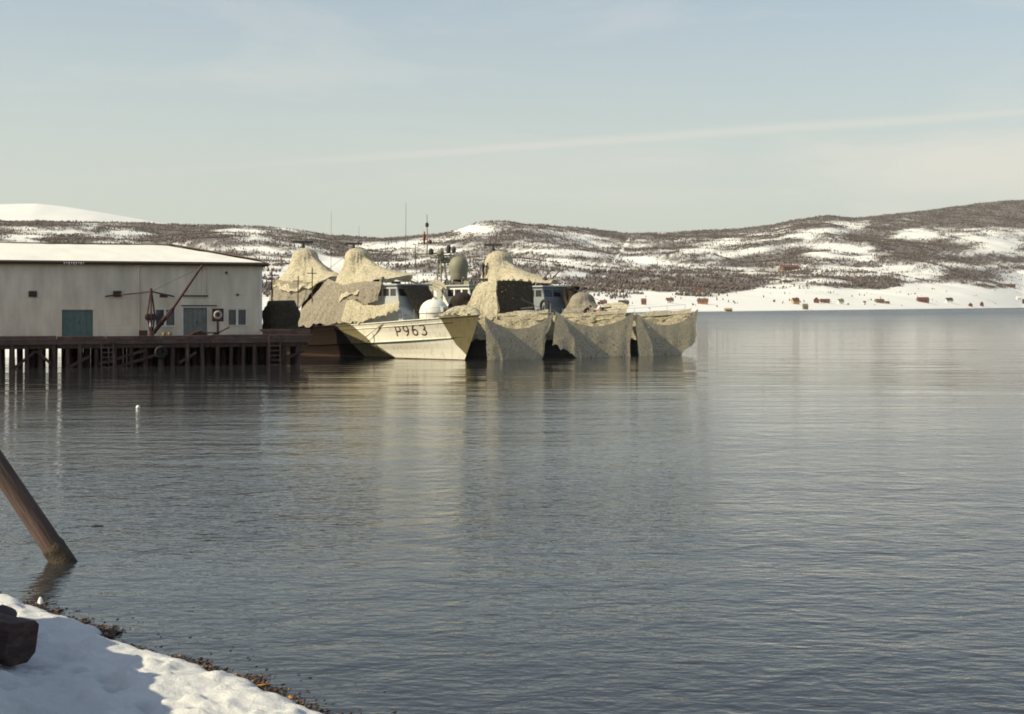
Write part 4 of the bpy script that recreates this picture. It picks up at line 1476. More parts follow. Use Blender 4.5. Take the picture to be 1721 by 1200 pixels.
# ---- boat 2: uncovered mast with radome
b2 = thing('patrol_boat', 'second patrol boat from the quay, with bare lattice mast and olive radar dome', 'patrol boat', BOWS[1], BRZ, 'patrol boats moored side by side')
make_hull(Hull(dz=0.15), b2, hulldark)
bridge(b2, housewhite, 9.0)
turret(b2, 6.6)
dt = 13.4
MB().lathe([(0.62, 6.4), (0.60, 6.75), (0.5, 6.9)], (-dt, 0, 0), 20).build('dome_pedestal', steel, b2)
MB().lathe([(0.74, 6.9), (0.78, 6.95), (0.78, 7.35), (0.88, 7.7), (0.92, 8.05), (0.88, 8.4), (0.74, 8.75), (0.5, 8.98), (0.22, 9.08), (0.04, 9.1)], (-dt, 0, 0), 28).build('radar_dome', domeolive, b2, smooth=True)
mt = 16.2
legs = [(-mt + 0.9, -0.55), (-mt + 0.9, 0.55), (-mt - 0.9, 0.0)]
for (lx_, ly_) in legs:
    MB().tube([(lx_, ly_, 4.3), (-mt + (lx_ + mt) * 0.25, ly_ * 0.25, 9.2)], [0.10, 0.07], 8).build('mast_leg', domeolive, b2)
for z in (5.6, 6.9, 8.1):
    k = 1 - 0.75 * (z - 4.3) / 4.9
    P3 = [(-mt + (a + mt) * k, b * k, z) for a, b in legs]
    MB().tube(P3 + [P3[0]], 0.035, 6).build('mast_ring', domeolive, b2)
plt_ = MB().box(-mt - 0.8, -mt + 0.8, -1.0, 1.0, 9.2, 9.28).build('mast_platform', domeolive, b2)
cr, sr_ = math.cos(ROTB), math.sin(ROTB)


def along(x, z, y=0.0):
    """Point x metres to the right across the view from the mast foot of boat 2."""
    return (-mt + cr * x - sr_ * y, sr_ * x + cr * y, z)


MB().tube([along(-2.6, 9.35), along(1.3, 9.5)], 0.055, 8).build('yardarm', domeolive, b2)
MB().tube([along(-2.0, 10.75), along(1.9, 10.6)], 0.022, 6).build('signal_yard', steel, b2)
MB().tube([along(-1.3, 9.3), along(-1.25, 10.4), along(-1.28, 13.1)], [0.08, 0.06, 0.03], 8).build('pole_mast', domeolive, b2)
MB().lathe([(0.05, 0), (0.17, 0.08), (0.17, 0.35), (0.06, 0.45)], along(-1.28, 11.9), 10).build('masthead_light', steel, b2)
for (x_, z_, w_, h_, m_) in ((-0.9, 9.3, 0.5, 0.6, steel), (0.0, 9.3, 0.7, 0.45, domeolive), (0.75, 9.5, 0.45, 0.75, steel), (1.25, 9.5, 0.4, 0.5, steel), (-1.0, 10.4, 0.4, 0.3, brownpaint), (0.5, 8.5, 0.9, 0.5, domeolive)):
    q_ = along(x_, z_)
    MB().lathe([(w_ * 0.32, 0), (w_ * 0.5, h_ * 0.15), (w_ * 0.5, h_ * 0.7), (w_ * 0.25, h_)], q_, 10).build('sensor_housing', m_, b2)
MB().tube([along(-3.4, 4.3, 0.6), along(-3.35, 9.0, 0.6), along(-3.3, 14.3, 0.6)], [0.05, 0.03, 0.014], 6).build('whip_antenna', steel, b2)
MB().tube([along(-2.55, 9.4), along(-2.1, 6.6), along(-1.8, 4.4)], 0.02, 5).build('halyard', rope, b2)
MB().tube([along(-2.3, 8.0), along(-2.4, 9.9)], 0.05, 6).build('searchlight_post', steel, b2)
flg = []
for i in range(7):
    for j in range(5):
        flg.append((0.05 * math.sin(i * 1.3 + j) + j * 0.05, 0.06 * math.sin(i * 0.9 + j * 1.7), -i * 0.2))
fo = MB().grid(flg, 7, 5).build('signal_flag', redflag, None, smooth=True)
q_ = b2.matrix_basis @ Vector(along(-1.75, 11.35)) if False else None
bpos = Matrix.Translation(BOWS[1]) @ Matrix.Rotation(BRZ, 4, 'Z')
fo.location = bpos @ Vector(along(-1.62, 11.5))
fo.modifiers.new('thickness', 'SOLIDIFY').thickness = 0.012
tag(fo, 'furled red flag hanging from the bare lattice mast', 'flag')

# ---- boat 3
b3 = thing('patrol_boat', 'third patrol boat from the quay, grey wheelhouse with two raised gun barrels', 'patrol boat', BOWS[2], BRZ, 'patrol boats moored side by side')
make_hull(Hull(dz=0.1), b3, hulldark)
bridge(b3, mat('blue_grey_paint', (0.20, 0.22, 0.235), 0.6, 0.1, 1.5, 0.08, 6), 9.6)
turret(b3, 6.6)
mast(b3, 19.8, 10.55, 1.8, ROTB)
MB().box(-21.0, -18.6, -2.3, -0.6, 7.1, 7.2).build('mast_platform', steel, b3)
MB().tube([(-18.8, -2.0, 4.2), (-18.8, -2.0, 7.1)], 0.06, 6).build('platform_post', steel, b3)
MB().tube([(-20.8, -2.0, 4.2), (-20.8, -2.0, 7.1)], 0.06, 6).build('platform_post', steel, b3)
gp = MB().lathe([(0.35, 6.4), (0.35, 6.6), (0.25, 7.1), (0.12, 7.2)], (-11.4, -0.4, 0), 14).build('gun_pedestal', steel, b3)
g0 = Vector((-11.4, -0.4, 6.95))
dv = Vector((cr * 1.0, sr_ * 1.0, 1.05)).normalized()
for off in (-0.3, 0.55):
    o_ = Vector((cr * off, sr_ * off, 0))
    MB().tube([g0 + o_ - dv * 0.9, g0 + o_ + dv * 1.3], [0.09, 0.05], 8).build('gun_barrel', rust, b3)
MB().lathe([(0.5, 4.5), (0.55, 4.6), (0.55, 5.0), (0.42, 5.2), (0.42, 6.0), (0.6, 6.1), (0.6, 6.3), (0.2, 6.4)], (-8.0, 0.2, 0), 12).build('sight_column', tarp, b3)
# fender tyres on the wheelhouse side
vs = []; fs = []
for i in range(18):
    a = 2 * math.pi * i / 18
    for j in range(8):
        b_ = 2 * math.pi * j / 8
        rr = 0.55 + 0.14 * math.cos(b_)
        vs.append((-9.4 + rr * math.cos(a), -2.2 + 0.12 * math.sin(b_), 4.45 + rr * math.sin(a)))
for i in range(18):
    for j in range(8):
        fs.append((i * 8 + j, ((i + 1) % 18) * 8 + j, ((i + 1) % 18) * 8 + (j + 1) % 8, i * 8 + (j + 1) % 8))
MB().add(vs, fs).build('fender_tyre', rubber, b3, smooth=True)

# ---- boat 4: low open craft, outermost
b4 = thing('work_boat', 'low flush-decked boat without wheelhouse, outermost at the right of the raft', 'boat', BOWS[3], BRZ)
make_hull(Hull(L=17.0, dz=0.05), b4, hulldark)
MB().box(-9.5, -6.0, -1.2, 1.2, zd(8) - 0.1, zd(8) + 0.45).build('hatch_coaming', hullgrey, b4, bevel=0.05)
MB().lathe([(0.3, 0), (0.34, 0.2), (0.3, 0.5), (0.1, 0.55)], (-3.5, 0, zd(3.5) - 0.05), 12).build('capstan', steel, b4)
for (t, y) in ((6.0, -2.2), (11.0, -2.5)):
    MB().box(-t - 0.5, -t + 0.5, y - 0.3, y + 0.3, zd(t) - 0.05, zd(t) + 0.35).build('deck_locker', brownpaint, b4, bevel=0.03)


# ---- rails, anchors, stays and deck clutter
def railing(root, hu, t0, t1, side, n, hgt=0.95):
    tops = []
    for k in range(n):
        t = t0 + (t1 - t0) * k / (n - 1)
        q = hu.side(t, zd(t) + hu.dz - 0.03, -0.12)
        y = q.y * (1 if side < 0 else -1)
        z = zd(t) + hu.dz - 0.03
        MB().tube([(q.x, y, z), (q.x, y, z + hgt)], 0.02, 5).build('stanchion', hullgrey, root)
        tops.append((q.x, y, z + hgt))
    for f in (1.0, 0.55):
        MB().tube([(a, b, c - hgt * (1 - f)) for a, b, c in tops], 0.012, 5).build('rail_wire', steel, root)


railing(b1, H1, 0.9, 7.2, -1, 6)
railing(b1, H1, 0.9, 14.0, 1, 10)
railing(b2, Hull(dz=0.15), 1.0, 9.0, 1, 6)
railing(b3, Hull(dz=0.1), 1.0, 8.0, -1, 6)
railing(b4, Hull(L=17.0, dz=0.05), 1.0, 14.0, -1, 9)
for (o_, pts_, nm) in ((b1, [(-18.6, 0, 9.6), (-24.0, 0.1, 7.6), (-27.4, 0, 9.9)], 'stay_wire'), (b1, [(-27.4, 0, 10.2), (-36.0, 0, 2.8)], 'stay_wire'),
                       (b1, [(-18.6, 0, 9.7), (-8.5, 0.0, 6.6)], 'stay_wire'), (b2, [(-mt, 0, 9.6), (-28.0, 0.2, 4.6), (-35.5, 0, 2.9)], 'stay_wire'),
                       (b2, [(-mt, 0, 9.5), (-9.2, 0, 6.6), (-0.8, 0, 4.0)], 'stay_wire'), (b3, [(-19.8, 0, 10.1), (-10.0, -0.3, 6.8), (-1.0, 0, 4.0)], 'stay_wire'),
                       (b3, [(-19.8, 0, 10.1), (-36.0, 0, 2.8)], 'stay_wire')):
    MB().tube(pts_, 0.018, 5).build(nm, steel, o_)
crs = random.Random(5)
for (o_, t0_, t1_, n_) in ((b2, 9.6, 20.5, 14), (b1, 10.5, 20.0, 6), (b3, 12.0, 20.0, 8)):
    for k in range(n_):
        t = crs.uniform(t0_, t1_); y = crs.uniform(-1.6, 1.6)
        zb_l = 6.38 if t < 15.0 else 4.28
        w, d_, h_ = crs.uniform(0.15, 0.45), crs.uniform(0.15, 0.4), crs.uniform(0.25, 0.95)
        if crs.random() < 0.45:
            MB().tube([(-t, y, zb_l), (-t, y, zb_l + h_ * 0.7), (-t + 0.12, y, zb_l + h_), (-t + 0.3, y, zb_l + h_)], w * 0.35, 8).build('ventilator', crs.choice((hullgrey, steel, domeolive)), o_)
        else:
            MB().box(-t - w, -t + w, y - d_, y + d_, zb_l, zb_l + h_ * 0.6).build('deck_box', crs.choice((steel, brownpaint, domeolive, tarp)), o_, bevel=0.03)

# ================================================================== CAMOUFLAGE NETS
def finish_net(mb, label, m, parent=None):
    o = mb.build('camouflage_net', m, parent, smooth=True)
    return tag(o, label, 'net', 'camouflage nets over the boats')


def Bp(i, t, y, z):
    return BOWS[i] + HEAD * (-t) + PORT * y + Vector((0, 0, z))


CRUMPLE = [0.10]


def wob_(p, amp, sc, seed):
    a = float(fbm(p.x * sc + p.z * 0.37, p.y * sc + p.z * 0.71, seed, 3)) - 0.5
    b = float(fbm(p.x * sc + 31, p.z * sc * 1.3 + p.y * 0.5, seed + 5, 3)) - 0.5
    c = float(fbm(p.y * sc - 12, p.z * sc + p.x * 0.6, seed + 9, 3)) - 0.5
    p = p + Vector((a, b, c)) * amp * 2
    # small crumples
    d = float(fbm(p.x * 2.6 + p.z * 1.9, p.y * 2.6 - p.z * 1.4, seed + 13, 2)) - 0.5
    e_ = float(fbm(p.z * 2.6 + p.x * 1.3, p.y * 2.2 + 7, seed + 17, 2)) - 0.5
    return p + Vector((d, e_, -0.4 * d)) * CRUMPLE[0]


def tent(i, label, m, top, r0, base, seed, nu=72, nv=26, sag=0.9, scallop=0.25, fold=0.16):
    """Net thrown over a mast head: top=(t,y,z), base = ring of (t,y,z)."""
    c = Bp(i, *top)
    B = [Bp(i, *b) for b in base]
    nB = len(B)
    mb = MB()
    pts = []
    for a in range(nu):
        f = a / nu * nB
        k = int(f); g = f - k
        p1, p2 = B[k % nB], B[(k + 1) % nB]
        q = p1.lerp(p2, g)
        q = q + Vector((0, 0, scallop * math.sin(math.pi * g)))
        d = q - c
        dh = Vector((d.x, d.y, 0))
        L = dh.length
        dn = dh / L if L > 1e-6 else Vector((1, 0, 0))
        for j in range(nv):
            s = j / (nv - 1)
            # profile: rounded cap then concave slope
            if s < 0.28:
                th = s / 0.28 * R(82)
                r = r0 * math.sin(th)
                z = -r0 * 0.75 * (1 - math.cos(th))
            else:
                w = (s - 0.28) / 0.72
                zc = -r0 * 0.75 * (1 - math.cos(R(82)))
                r = r0 * math.sin(R(82)) + (L - r0) * (w ** (1.0 + sag * 0.6))
                z = zc + (d.z - zc) * (w ** 0.85)
            p = Vector((c.x, c.y, c.z)) + dn * r + Vector((0, 0, z))
            # vertical folds that open towards the hem
            fo_ = fold * s * math.sin(a / nu * 2 * math.pi * 11 + 2.3 * math.sin(a * 0.31 + seed))
            p = p + dn * fo_
            if j >= nv - 3:      # ragged hem
                p = p + Vector((0, 0, (float(vnoise(a * 0.45, j * 0.1, seed)) - 0.5) * 0.24 * (j - nv + 4)))
            pts.append(wob_(p, 0.22 * min(1, 0.3 + s), 0.8, seed))
    mb.v += [tuple(p) for p in pts]
    for a in range(nu):
        a2 = (a + 1) % nu
        for j in range(nv - 1):
            mb.f.append((a * nv + j, a * nv + j + 1, a2 * nv + j + 1, a2 * nv + j))
    return finish_net(mb, label, m)


def patch(label, m, top, bottom, seed, nu=60, nv=24, sagv=(0, 0, 0), sag=0.0, amp=0.16, fold=0.12, scallop=0.0, nsc=0):
    """Net hung between an upper polyline and a lower polyline (lists of world points)."""
    def pl(P, u):
        seg = [0.0]
        for a, b in zip(P, P[1:]):
            seg.append(seg[-1] + (b - a).length)
        x = u * seg[-1]
        for k in range(len(P) - 1):
            if x <= seg[k + 1] or k == len(P) - 2:
                return P[k].lerp(P[k + 1], min(1, max(0, (x - seg[k]) / max(1e-6, seg[k + 1] - seg[k]))))
    mb = MB()
    pts = []
    sv = Vector(sagv)
    for i in range(nu):
        u = i / (nu - 1)
        a = pl(top, u); b = pl(bottom, u)
        ax = (pl(top, min(1, u + 0.02)) - pl(top, max(0, u - 0.02))).normalized()
        nrm = ax.cross((b - a).normalized() if (b - a).length > 1e-4 else Vector((0, 0, -1)))
        for j in range(nv):
            v = j / (nv - 1)
            p = a.lerp(b, v) + sv * (sag * math.sin(math.pi * v) * math.sin(math.pi * u))
            p = p + nrm * (fold * v * math.sin(u * 34 + 2 * math.sin(u * 9 + seed)))
            if nsc:
                p = p + Vector((0, 0, scallop * v * abs(math.sin(math.pi * u * nsc))))
            if j >= nv - 3 and b.z > 0.5:
                p = p + Vector((0, 0, (float(vnoise(i * 0.33, j * 0.1, seed)) - 0.5) * 0.16 * (j - nv + 4)))
            pts.append(wob_(p, amp * min(1, 0.35 + v), 0.7, seed))
    mb.grid(pts, nu, nv)
    return finish_net(mb, label, m)


def caten(a, b, sag, n=24):
    return [a.lerp(b, k / (n - 1)) - Vector((0, 0, sag * 4 * (k / (n - 1)) * (1 - k / (n - 1)))) for k in range(n)]


# mast tents
tent(0, 'tan net over the mast with radar bar right behind the P963 wheelhouse', netA, (17.6, -0.2, 9.75), 1.2,
     [(20.2, 0.6, 6.4), (19.6, -1.6, 6.3), (18.4, -2.3, 5.2), (16.6, -2.5, 4.7), (14.6, -2.3, 5.5), (12.2, -1.7, 6.6), (9.0, 0.2, 7.1), (12.0, 1.7, 6.7), (15.4, 2.0, 6.3), (19.0, 2.0, 6.3)], 3, sag=0.55, fold=0.10)
tent(0, 'leftmost tan net tent, over the mast with a radar bar beside the warehouse roof', netA, (26.6, -0.2, 10.05), 1.25,
     [(29.6, 0.2, 6.4), (29.2, -2.3, 6.3), (27.4, -2.8, 5.9), (25.4, -2.8, 5.7), (22.8, -2.3, 6.1), (19.6, -0.6, 6.95), (20.6, 1.2, 6.8), (24.6, 2.4, 6.6), (28.6, 2.2, 6.6)], 9, sag=0.45, fold=0.09)
tent(2, 'tan net over the mast of the third boat, behind the standing man', netA, (19.0, 0.1, 9.95), 1.35,
     [(21.6, 0.2, 6.8), (20.6, -1.6, 6.6), (18.4, -2.3, 5.6), (15.8, -2.3, 5.6), (13.0, -2.0, 6.4), (10.4, -0.6, 6.85), (10.6, 1.0, 6.6), (15.0, 1.9, 6.5), (20.0, 2.0, 6.8)], 15, sag=0.5, fold=0.08)
# lower skirt of the left tent, building shade put into its colour
patch('net wall hanging below the leftmost net tent, coloured dark to carry building shade', netD,
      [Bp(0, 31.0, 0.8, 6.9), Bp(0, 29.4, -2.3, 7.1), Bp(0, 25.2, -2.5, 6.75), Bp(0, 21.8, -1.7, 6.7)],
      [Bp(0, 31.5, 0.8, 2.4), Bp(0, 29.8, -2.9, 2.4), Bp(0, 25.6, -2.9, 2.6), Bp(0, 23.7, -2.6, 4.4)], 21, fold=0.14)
tp_ = patch('dark sheet added for the shade in the gap between the nets of P963', tarp,
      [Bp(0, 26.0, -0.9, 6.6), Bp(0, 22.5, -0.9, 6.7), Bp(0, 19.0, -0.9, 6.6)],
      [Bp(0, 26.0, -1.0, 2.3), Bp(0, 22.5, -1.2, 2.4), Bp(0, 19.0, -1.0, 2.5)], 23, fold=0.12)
tp_.name = 'shade_screen'; tp_['category'] = 'tarpaulin'  # dark sheet added to stand for the shaded interior behind the nets
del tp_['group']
# big sheet down to the starboard rail of boat 1, shade put into its colour
patch('triangular net sheet hung to the starboard rail of P963, grey-brown to carry building shade', netD,
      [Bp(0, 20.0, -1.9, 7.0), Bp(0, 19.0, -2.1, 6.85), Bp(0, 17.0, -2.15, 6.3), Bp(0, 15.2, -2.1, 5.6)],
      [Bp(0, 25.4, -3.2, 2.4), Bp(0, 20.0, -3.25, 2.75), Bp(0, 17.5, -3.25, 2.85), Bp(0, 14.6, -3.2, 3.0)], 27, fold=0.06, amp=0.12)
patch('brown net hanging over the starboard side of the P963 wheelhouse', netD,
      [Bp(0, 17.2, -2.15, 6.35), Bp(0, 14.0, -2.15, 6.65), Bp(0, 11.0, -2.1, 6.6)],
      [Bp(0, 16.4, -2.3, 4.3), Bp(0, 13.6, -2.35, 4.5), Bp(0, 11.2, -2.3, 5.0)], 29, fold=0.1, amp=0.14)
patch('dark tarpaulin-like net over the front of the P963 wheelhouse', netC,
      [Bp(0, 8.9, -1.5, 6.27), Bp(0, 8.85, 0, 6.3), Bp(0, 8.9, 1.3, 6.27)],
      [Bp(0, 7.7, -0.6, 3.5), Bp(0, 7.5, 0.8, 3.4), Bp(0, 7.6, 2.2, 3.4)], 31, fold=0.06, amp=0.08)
patch('low tan net slung between P963 wheelhouse roof and the lattice mast', netA,
      caten(Bp(0, 13.0, 1.5, 7.1), Bp(1, 14.5, -1.9, 7.0), 0.55), caten(Bp(0, 11.0, 1.9, 6.45), Bp(1, 12.6, -1.9, 6.35), 0.5), 37, fold=0.08, amp=0.14, nv=14)
for (k_, (i_, t_, y_, z_, l_)) in enumerate(((0, 21.6, -2.6, 2.6, 5.4), (0, 23.6, -2.9, 2.4, 4.9), (0, 28.9, -2.6, 2.3, 5.2))):
    po_ = thing('net_pole', ('thin pole propping the grey-brown net sheet on P963', 'thin pole with a cross bar between the two net tents on P963', 'thin pole at the aft edge of the leftmost net tent')[k_], 'pole', Bp(i_, t_, y_, z_), BRZ)
    MB().tube([(0, 0, 0), (0.05, 0.02, l_)], 0.05, 7).build('shaft', timber, po_)
    MB().beam((-0.45 * cr, -0.45 * sr_, l_ - 0.5), (0.45 * cr, 0.45 * sr_, l_ - 0.5), 0.07, 0.08).build('cross_bar', timber, po_)
# lit strip along the starboard rail of P963
patch('sunlit tan net strip along the starboard rail of P963', netA,
      [Bp(0, 16.2, -2.4, 4.2), Bp(0, 15.6, -2.75, 4.95), Bp(0, 14.4, -2.75, 5.05), Bp(0, 12.9, -2.8, 4.55), Bp(0, 10.6, -2.75, 4.55), Bp(0, 7.6, -2.6, 4.85)],
      [Bp(0, 16.4, -3.1, 2.95), Bp(0, 15.6, -3.25, 2.95), Bp(0, 14.4, -3.25, 2.95), Bp(0, 12.6, -3.2, 3.15), Bp(0, 10.6, -3.0, 3.55), Bp(0, 7.8, -2.75, 4.15)], 33, nu=80, fold=0.07, amp=0.13)
patch('tan net over the covered hump on the starboard deck of P963', netA,
      [Bp(0, 16.2, -1.3, 4.4), Bp(0, 15.3, -1.2, 4.95), Bp(0, 14.3, -1.2, 5.0), Bp(0, 12.8, -1.3, 4.6)],
      [Bp(0, 16.1, -2.45, 4.2), Bp(0, 15.6, -2.75, 4.95), Bp(0, 14.4, -2.75, 5.05), Bp(0, 12.9, -2.8, 4.55)], 35, fold=0.03, amp=0.06, nv=14)
# net bundle over the bow of P963
patch('tan net bundle laid over the bow deck of P963', netA,
      [Bp(0, 3.9, 1.7, 3.5), Bp(0, 3.6, 0.8, 4.15), Bp(0, 2.2, 0.9, 4.3), Bp(0, 0.8, 0.5, 4.2), Bp(0, 0.1, 0.3, 3.75)],
      [Bp(0, 4.3, -1.6, 3.5), Bp(0, 3.5, -1.5, 3.75), Bp(0, 2.2, -1.15, 3.8), Bp(0, 0.9, -0.55, 3.8), Bp(0, 0.05, -0.05, 3.72)], 39, fold=0.06, amp=0.12, nv=18, sagv=(0, 0, 1), sag=0.5)


def curtain(label, m, A, B_, sag, bottoms, seed, leanA=0.0, leanB=0.0):
    top = caten(A, B_, sag)
    bot = [A.lerp(B_, u) * 1.0 for u, _ in bottoms]
    bot = [Vector((p.x, p.y, z)) for p, (u, z) in zip(bot, bottoms)]
    return patch(label, m, top, bot, seed, nu=90, nv=30, fold=0.10, amp=0.16)


CRUMPLE[0] = 0.07
T1 = Bp(0, -0.15, 0.4, 3.7); T2 = Bp(1, -0.25, -0.2, 4.05); T3 = Bp(2, -0.25, 0.0, 3.95); T4 = Bp(3, -0.2, 0.1, 4.2)
curtain('net curtain hung between the bow of P963 and the second bow', netB, T1, T2, 1.3,
        [(0.04, -0.5), (0.3, -0.5), (0.6, -0.5), (0.80, -0.4), (0.83, 0.9)], 41)
curtain('net curtain hung between the second and third bows', netB, T2 + Vector((0.05, -0.1, 0)), T3, 1.3,
        [(-0.02, 1.0), (0.10, 0.75), (0.22, 0.4), (0.32, -0.3), (0.6, -0.5), (0.85, -0.5), (0.95, -0.2)], 47)
curtain('net curtain hung between the third and outermost bows', netB, T3 + Vector((0.1, -0.1, 0)), T4, 1.35,
        [(0.06, -0.2), (0.15, -0.5), (0.4, -0.5), (0.66, -0.4), (0.8, 0.4), (0.97, 1.5)], 53)


CRUMPLE[0] = 0.10


def foredeck_net(i, label, m, seed, t1=10.0, lift=0.35, hang=1.5):
    top = [Bp(i, 0.15, 0.1, zd(0) + 0.15), Bp(i, 1.5, 0.8, zd(1.5) + 0.2), Bp(i, 3.0, 1.5, zd(3.0) + lift), Bp(i, 5, 2.1, zd(5) + lift), Bp(i, t1, 2.6, zd(t1) + lift)]
    hu = Hull(dz=0.12)
    bot = []
    for t in (0.4, 1.5, 3.0, 5.0, 7.5, t1):
        q = hu.side(t, zd(t) - hang, 0.18)
        bot.append(BOWS[i] + HEAD * q.x + PORT * q.y + Vector((0, 0, q.z)))
    return patch(label, m, top, bot, seed, nu=60, nv=26, fold=0.1, amp=0.16)


def rail_net(i, label, m, seed, t0, t1, up, hang):
    """Net lying over the rail: from the deck edge inboard, over the rail and down the shell."""
    hu = Hull(dz=0.12)
    ts_ = np.linspace(t0, t1, 9)
    top, bot = [], []
    for k, t in enumerate(ts_):
        q = hu.side(t, zd(t) - 0.05, 0.05)
        top.append(BOWS[i] + HEAD * q.x + PORT * (q.y - 0.12) + Vector((0, 0, zd(t) + 0.22 + up[k % len(up)])))
        q = hu.side(t, zd(t) - hang, 0.42)
        bot.append(BOWS[i] + HEAD * q.x + PORT * q.y + Vector((0, 0, q.z)))
    return patch(label, m, top, bot, seed, nu=60, nv=20, fold=0.09, amp=0.14)


rail_net(1, 'sunlit tan net over the bow rail of the second boat', netA, 61, 0.4, 11.0, (0.3, 0.2, 0.35, 0.25), 1.7)
rail_net(2, 'sunlit tan net over the bow rail of the third boat', netA, 67, 0.3, 9.0, (0.25, 0.15, 0.3), 1.8)
rail_net(3, 'sunlit tan net over the bow rail of the outermost boat', netA, 71, 0.3, 9.5, (0.35, 0.2, 0.3), 1.9)
foredeck_net(1, 'tan net spread over the foredeck of the second boat', netA, 77, 8.0, 0.3, 0.2)
foredeck_net(2, 'tan net spread over the foredeck of the third boat', netA, 79, 7.0, 0.22, 0.2)
foredeck_net(3, 'crumpled tan net spread on the foredeck of the outermost boat', netA, 75, 9.0, 0.25, 0.2)

# box-shaped net over the gun of boat 2; front's shade put into a darker colour
patch('net wall hung in front of the second wheelhouse, its shade put into the dark colour', netC,
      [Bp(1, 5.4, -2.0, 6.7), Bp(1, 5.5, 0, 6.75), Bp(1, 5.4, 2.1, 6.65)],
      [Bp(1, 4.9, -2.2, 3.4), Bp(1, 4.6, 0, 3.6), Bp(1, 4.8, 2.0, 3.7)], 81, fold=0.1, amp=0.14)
patch('sunlit net side wall between second wheelhouse and dark net wall', netA,
      [Bp(1, 5.45, -2.0, 6.7), Bp(1, 7.2, -2.0, 6.6), Bp(1, 8.4, -1.9, 6.2)],
      [Bp(1, 4.95, -2.2, 3.4), Bp(1, 7.2, -2.7, 3.3), Bp(1, 9.0, -2.7, 3.9)], 83, fold=0.1, amp=0.14)
patch('tan net canopy above the gun of the second boat', netA,
      [Bp(1, 8.4, -1.9, 6.3), Bp(1, 8.6, 0, 6.5), Bp(1, 8.4, 2.0, 6.4)],
      [Bp(1, 5.4, -2.0, 6.72), Bp(1, 5.5, 0, 6.78), Bp(1, 5.4, 2.1, 6.67)], 85, fold=0.03, amp=0.1)
# humped net over the gun of boat 3
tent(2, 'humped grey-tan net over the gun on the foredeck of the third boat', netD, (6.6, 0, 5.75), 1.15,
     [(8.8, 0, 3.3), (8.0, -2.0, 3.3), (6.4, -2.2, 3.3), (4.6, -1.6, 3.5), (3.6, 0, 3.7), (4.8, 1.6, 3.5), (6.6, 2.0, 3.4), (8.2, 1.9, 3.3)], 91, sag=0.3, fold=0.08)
patch('tan net sagging over the side of the third wheelhouse', netA,
      [Bp(2, 18.5, -2.0, 6.9), Bp(2, 15.5, -2.1, 6.6), Bp(2, 13.2, -2.1, 6.5)],
      [Bp(2, 18.5, -2.6, 3.0), Bp(2, 16.0, -2.5, 3.4), Bp(2, 14.0, -2.2, 4.9)], 95, fold=0.12, amp=0.18)
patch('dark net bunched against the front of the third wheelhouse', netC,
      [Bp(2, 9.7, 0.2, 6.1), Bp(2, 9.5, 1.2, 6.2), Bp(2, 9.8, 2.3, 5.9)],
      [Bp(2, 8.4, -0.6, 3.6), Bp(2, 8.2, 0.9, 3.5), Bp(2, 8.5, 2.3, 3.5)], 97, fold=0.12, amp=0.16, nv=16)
# poles with net on boat 4
patch('small tan net propped on a pole on the outermost boat', netA,
      [Bp(3, 11.5, -0.9, 4.7), Bp(3, 9.6, -0.5, 4.9), Bp(3, 8.4, -0.4, 4.5)],
      [Bp(3, 12.2, -2.4, 3.0), Bp(3, 9.8, -2.6, 3.1), Bp(3, 7.9, -2.4, 3.2)], 99, fold=0.1, amp=0.14, nv=16)

# ================================================================== LOOSE GEAR ON THE BOATS
tm = tent(1, 'dark brown tarpaulin heap on the second boat beside the white gun dome', tarp, (10.2, -2.0, 5.75), 1.15,
          [(12.6, -1.8, 3.2), (11.6, -3.0, 3.0), (9.6, -2.95, 3.1), (7.9, -2.6, 3.3), (7.6, -1.7, 3.3), (9.5, -1.0, 3.4), (11.8, -1.0, 3.3)], 103, sag=-0.6, fold=0.05)
tm.name = 'tarpaulin_heap'; tm['category'] = 'tarpaulin'
del tm['group']
dg = thing('dinghy', 'upturned white dinghy on the foredeck of the second boat', 'dinghy', Bp(1, 3.2, -0.2, zd(3.2)), BRZ + 1.1)
vs = []
for i in range(17):
    s = -1 + i / 8
    w = 0.62 * (1 - abs(s) ** 2.6) ** 0.6 if abs(s) < 1 else 0.02
    for j in range(9):
        a = math.pi * j / 8
        vs.append((s * 1.45, -w * math.cos(a), 0.06 + (0.48 * (1 - 0.25 * s * s)) * math.sin(a) ** 0.8 * (0.3 + 0.7 * (1 - abs(s) ** 3))))
MB().grid(vs, 17, 9).build('shell', gunwhite, dg, smooth=True)
MB().tube([(-1.3, 0, 0.53), (0, 0, 0.62), (1.3, 0, 0.53)], 0.035, 6).build('keel_strip', housewhite, dg)
for sy in (-1, 1):
    MB().tube([(-1.4, 0.05 * sy, 0.06), (-0.7, 0.6 * sy, 0.06), (0.0, 0.66 * sy, 0.06), (0.7, 0.6 * sy, 0.06), (1.4, 0.05 * sy, 0.06)], 0.04, 6).build('gunwale', rope, dg)
lk = thing('deck_chest', 'long pale green chest on the foredeck of the third boat', 'chest', Bp(2, 8.4, -2.3, zd(8.4)), BRZ)
MB().box(-0.8, 0.8, -0.32, 0.32, 0.06, 0.62).build('body', mat('pale_green_paint', (0.36, 0.38, 0.27), 0.6, 0.12, 3), lk, bevel=0.03)
MB().box(-0.85, 0.85, -0.36, 0.36, 0.625, 0.70).build('lid', hullgrey, lk, bevel=0.02)
for sx in (-0.6, 0.6):
    MB().box(sx - 0.08, sx + 0.08, -0.3, 0.3, -0.06, 0.06).build('foot', steel, lk)
ob = thing('orange_bag', 'orange-red cloth bag beside the crouching men', 'bag', Bp(2, 3.3, -0.9, zd(3.3)), BRZ)
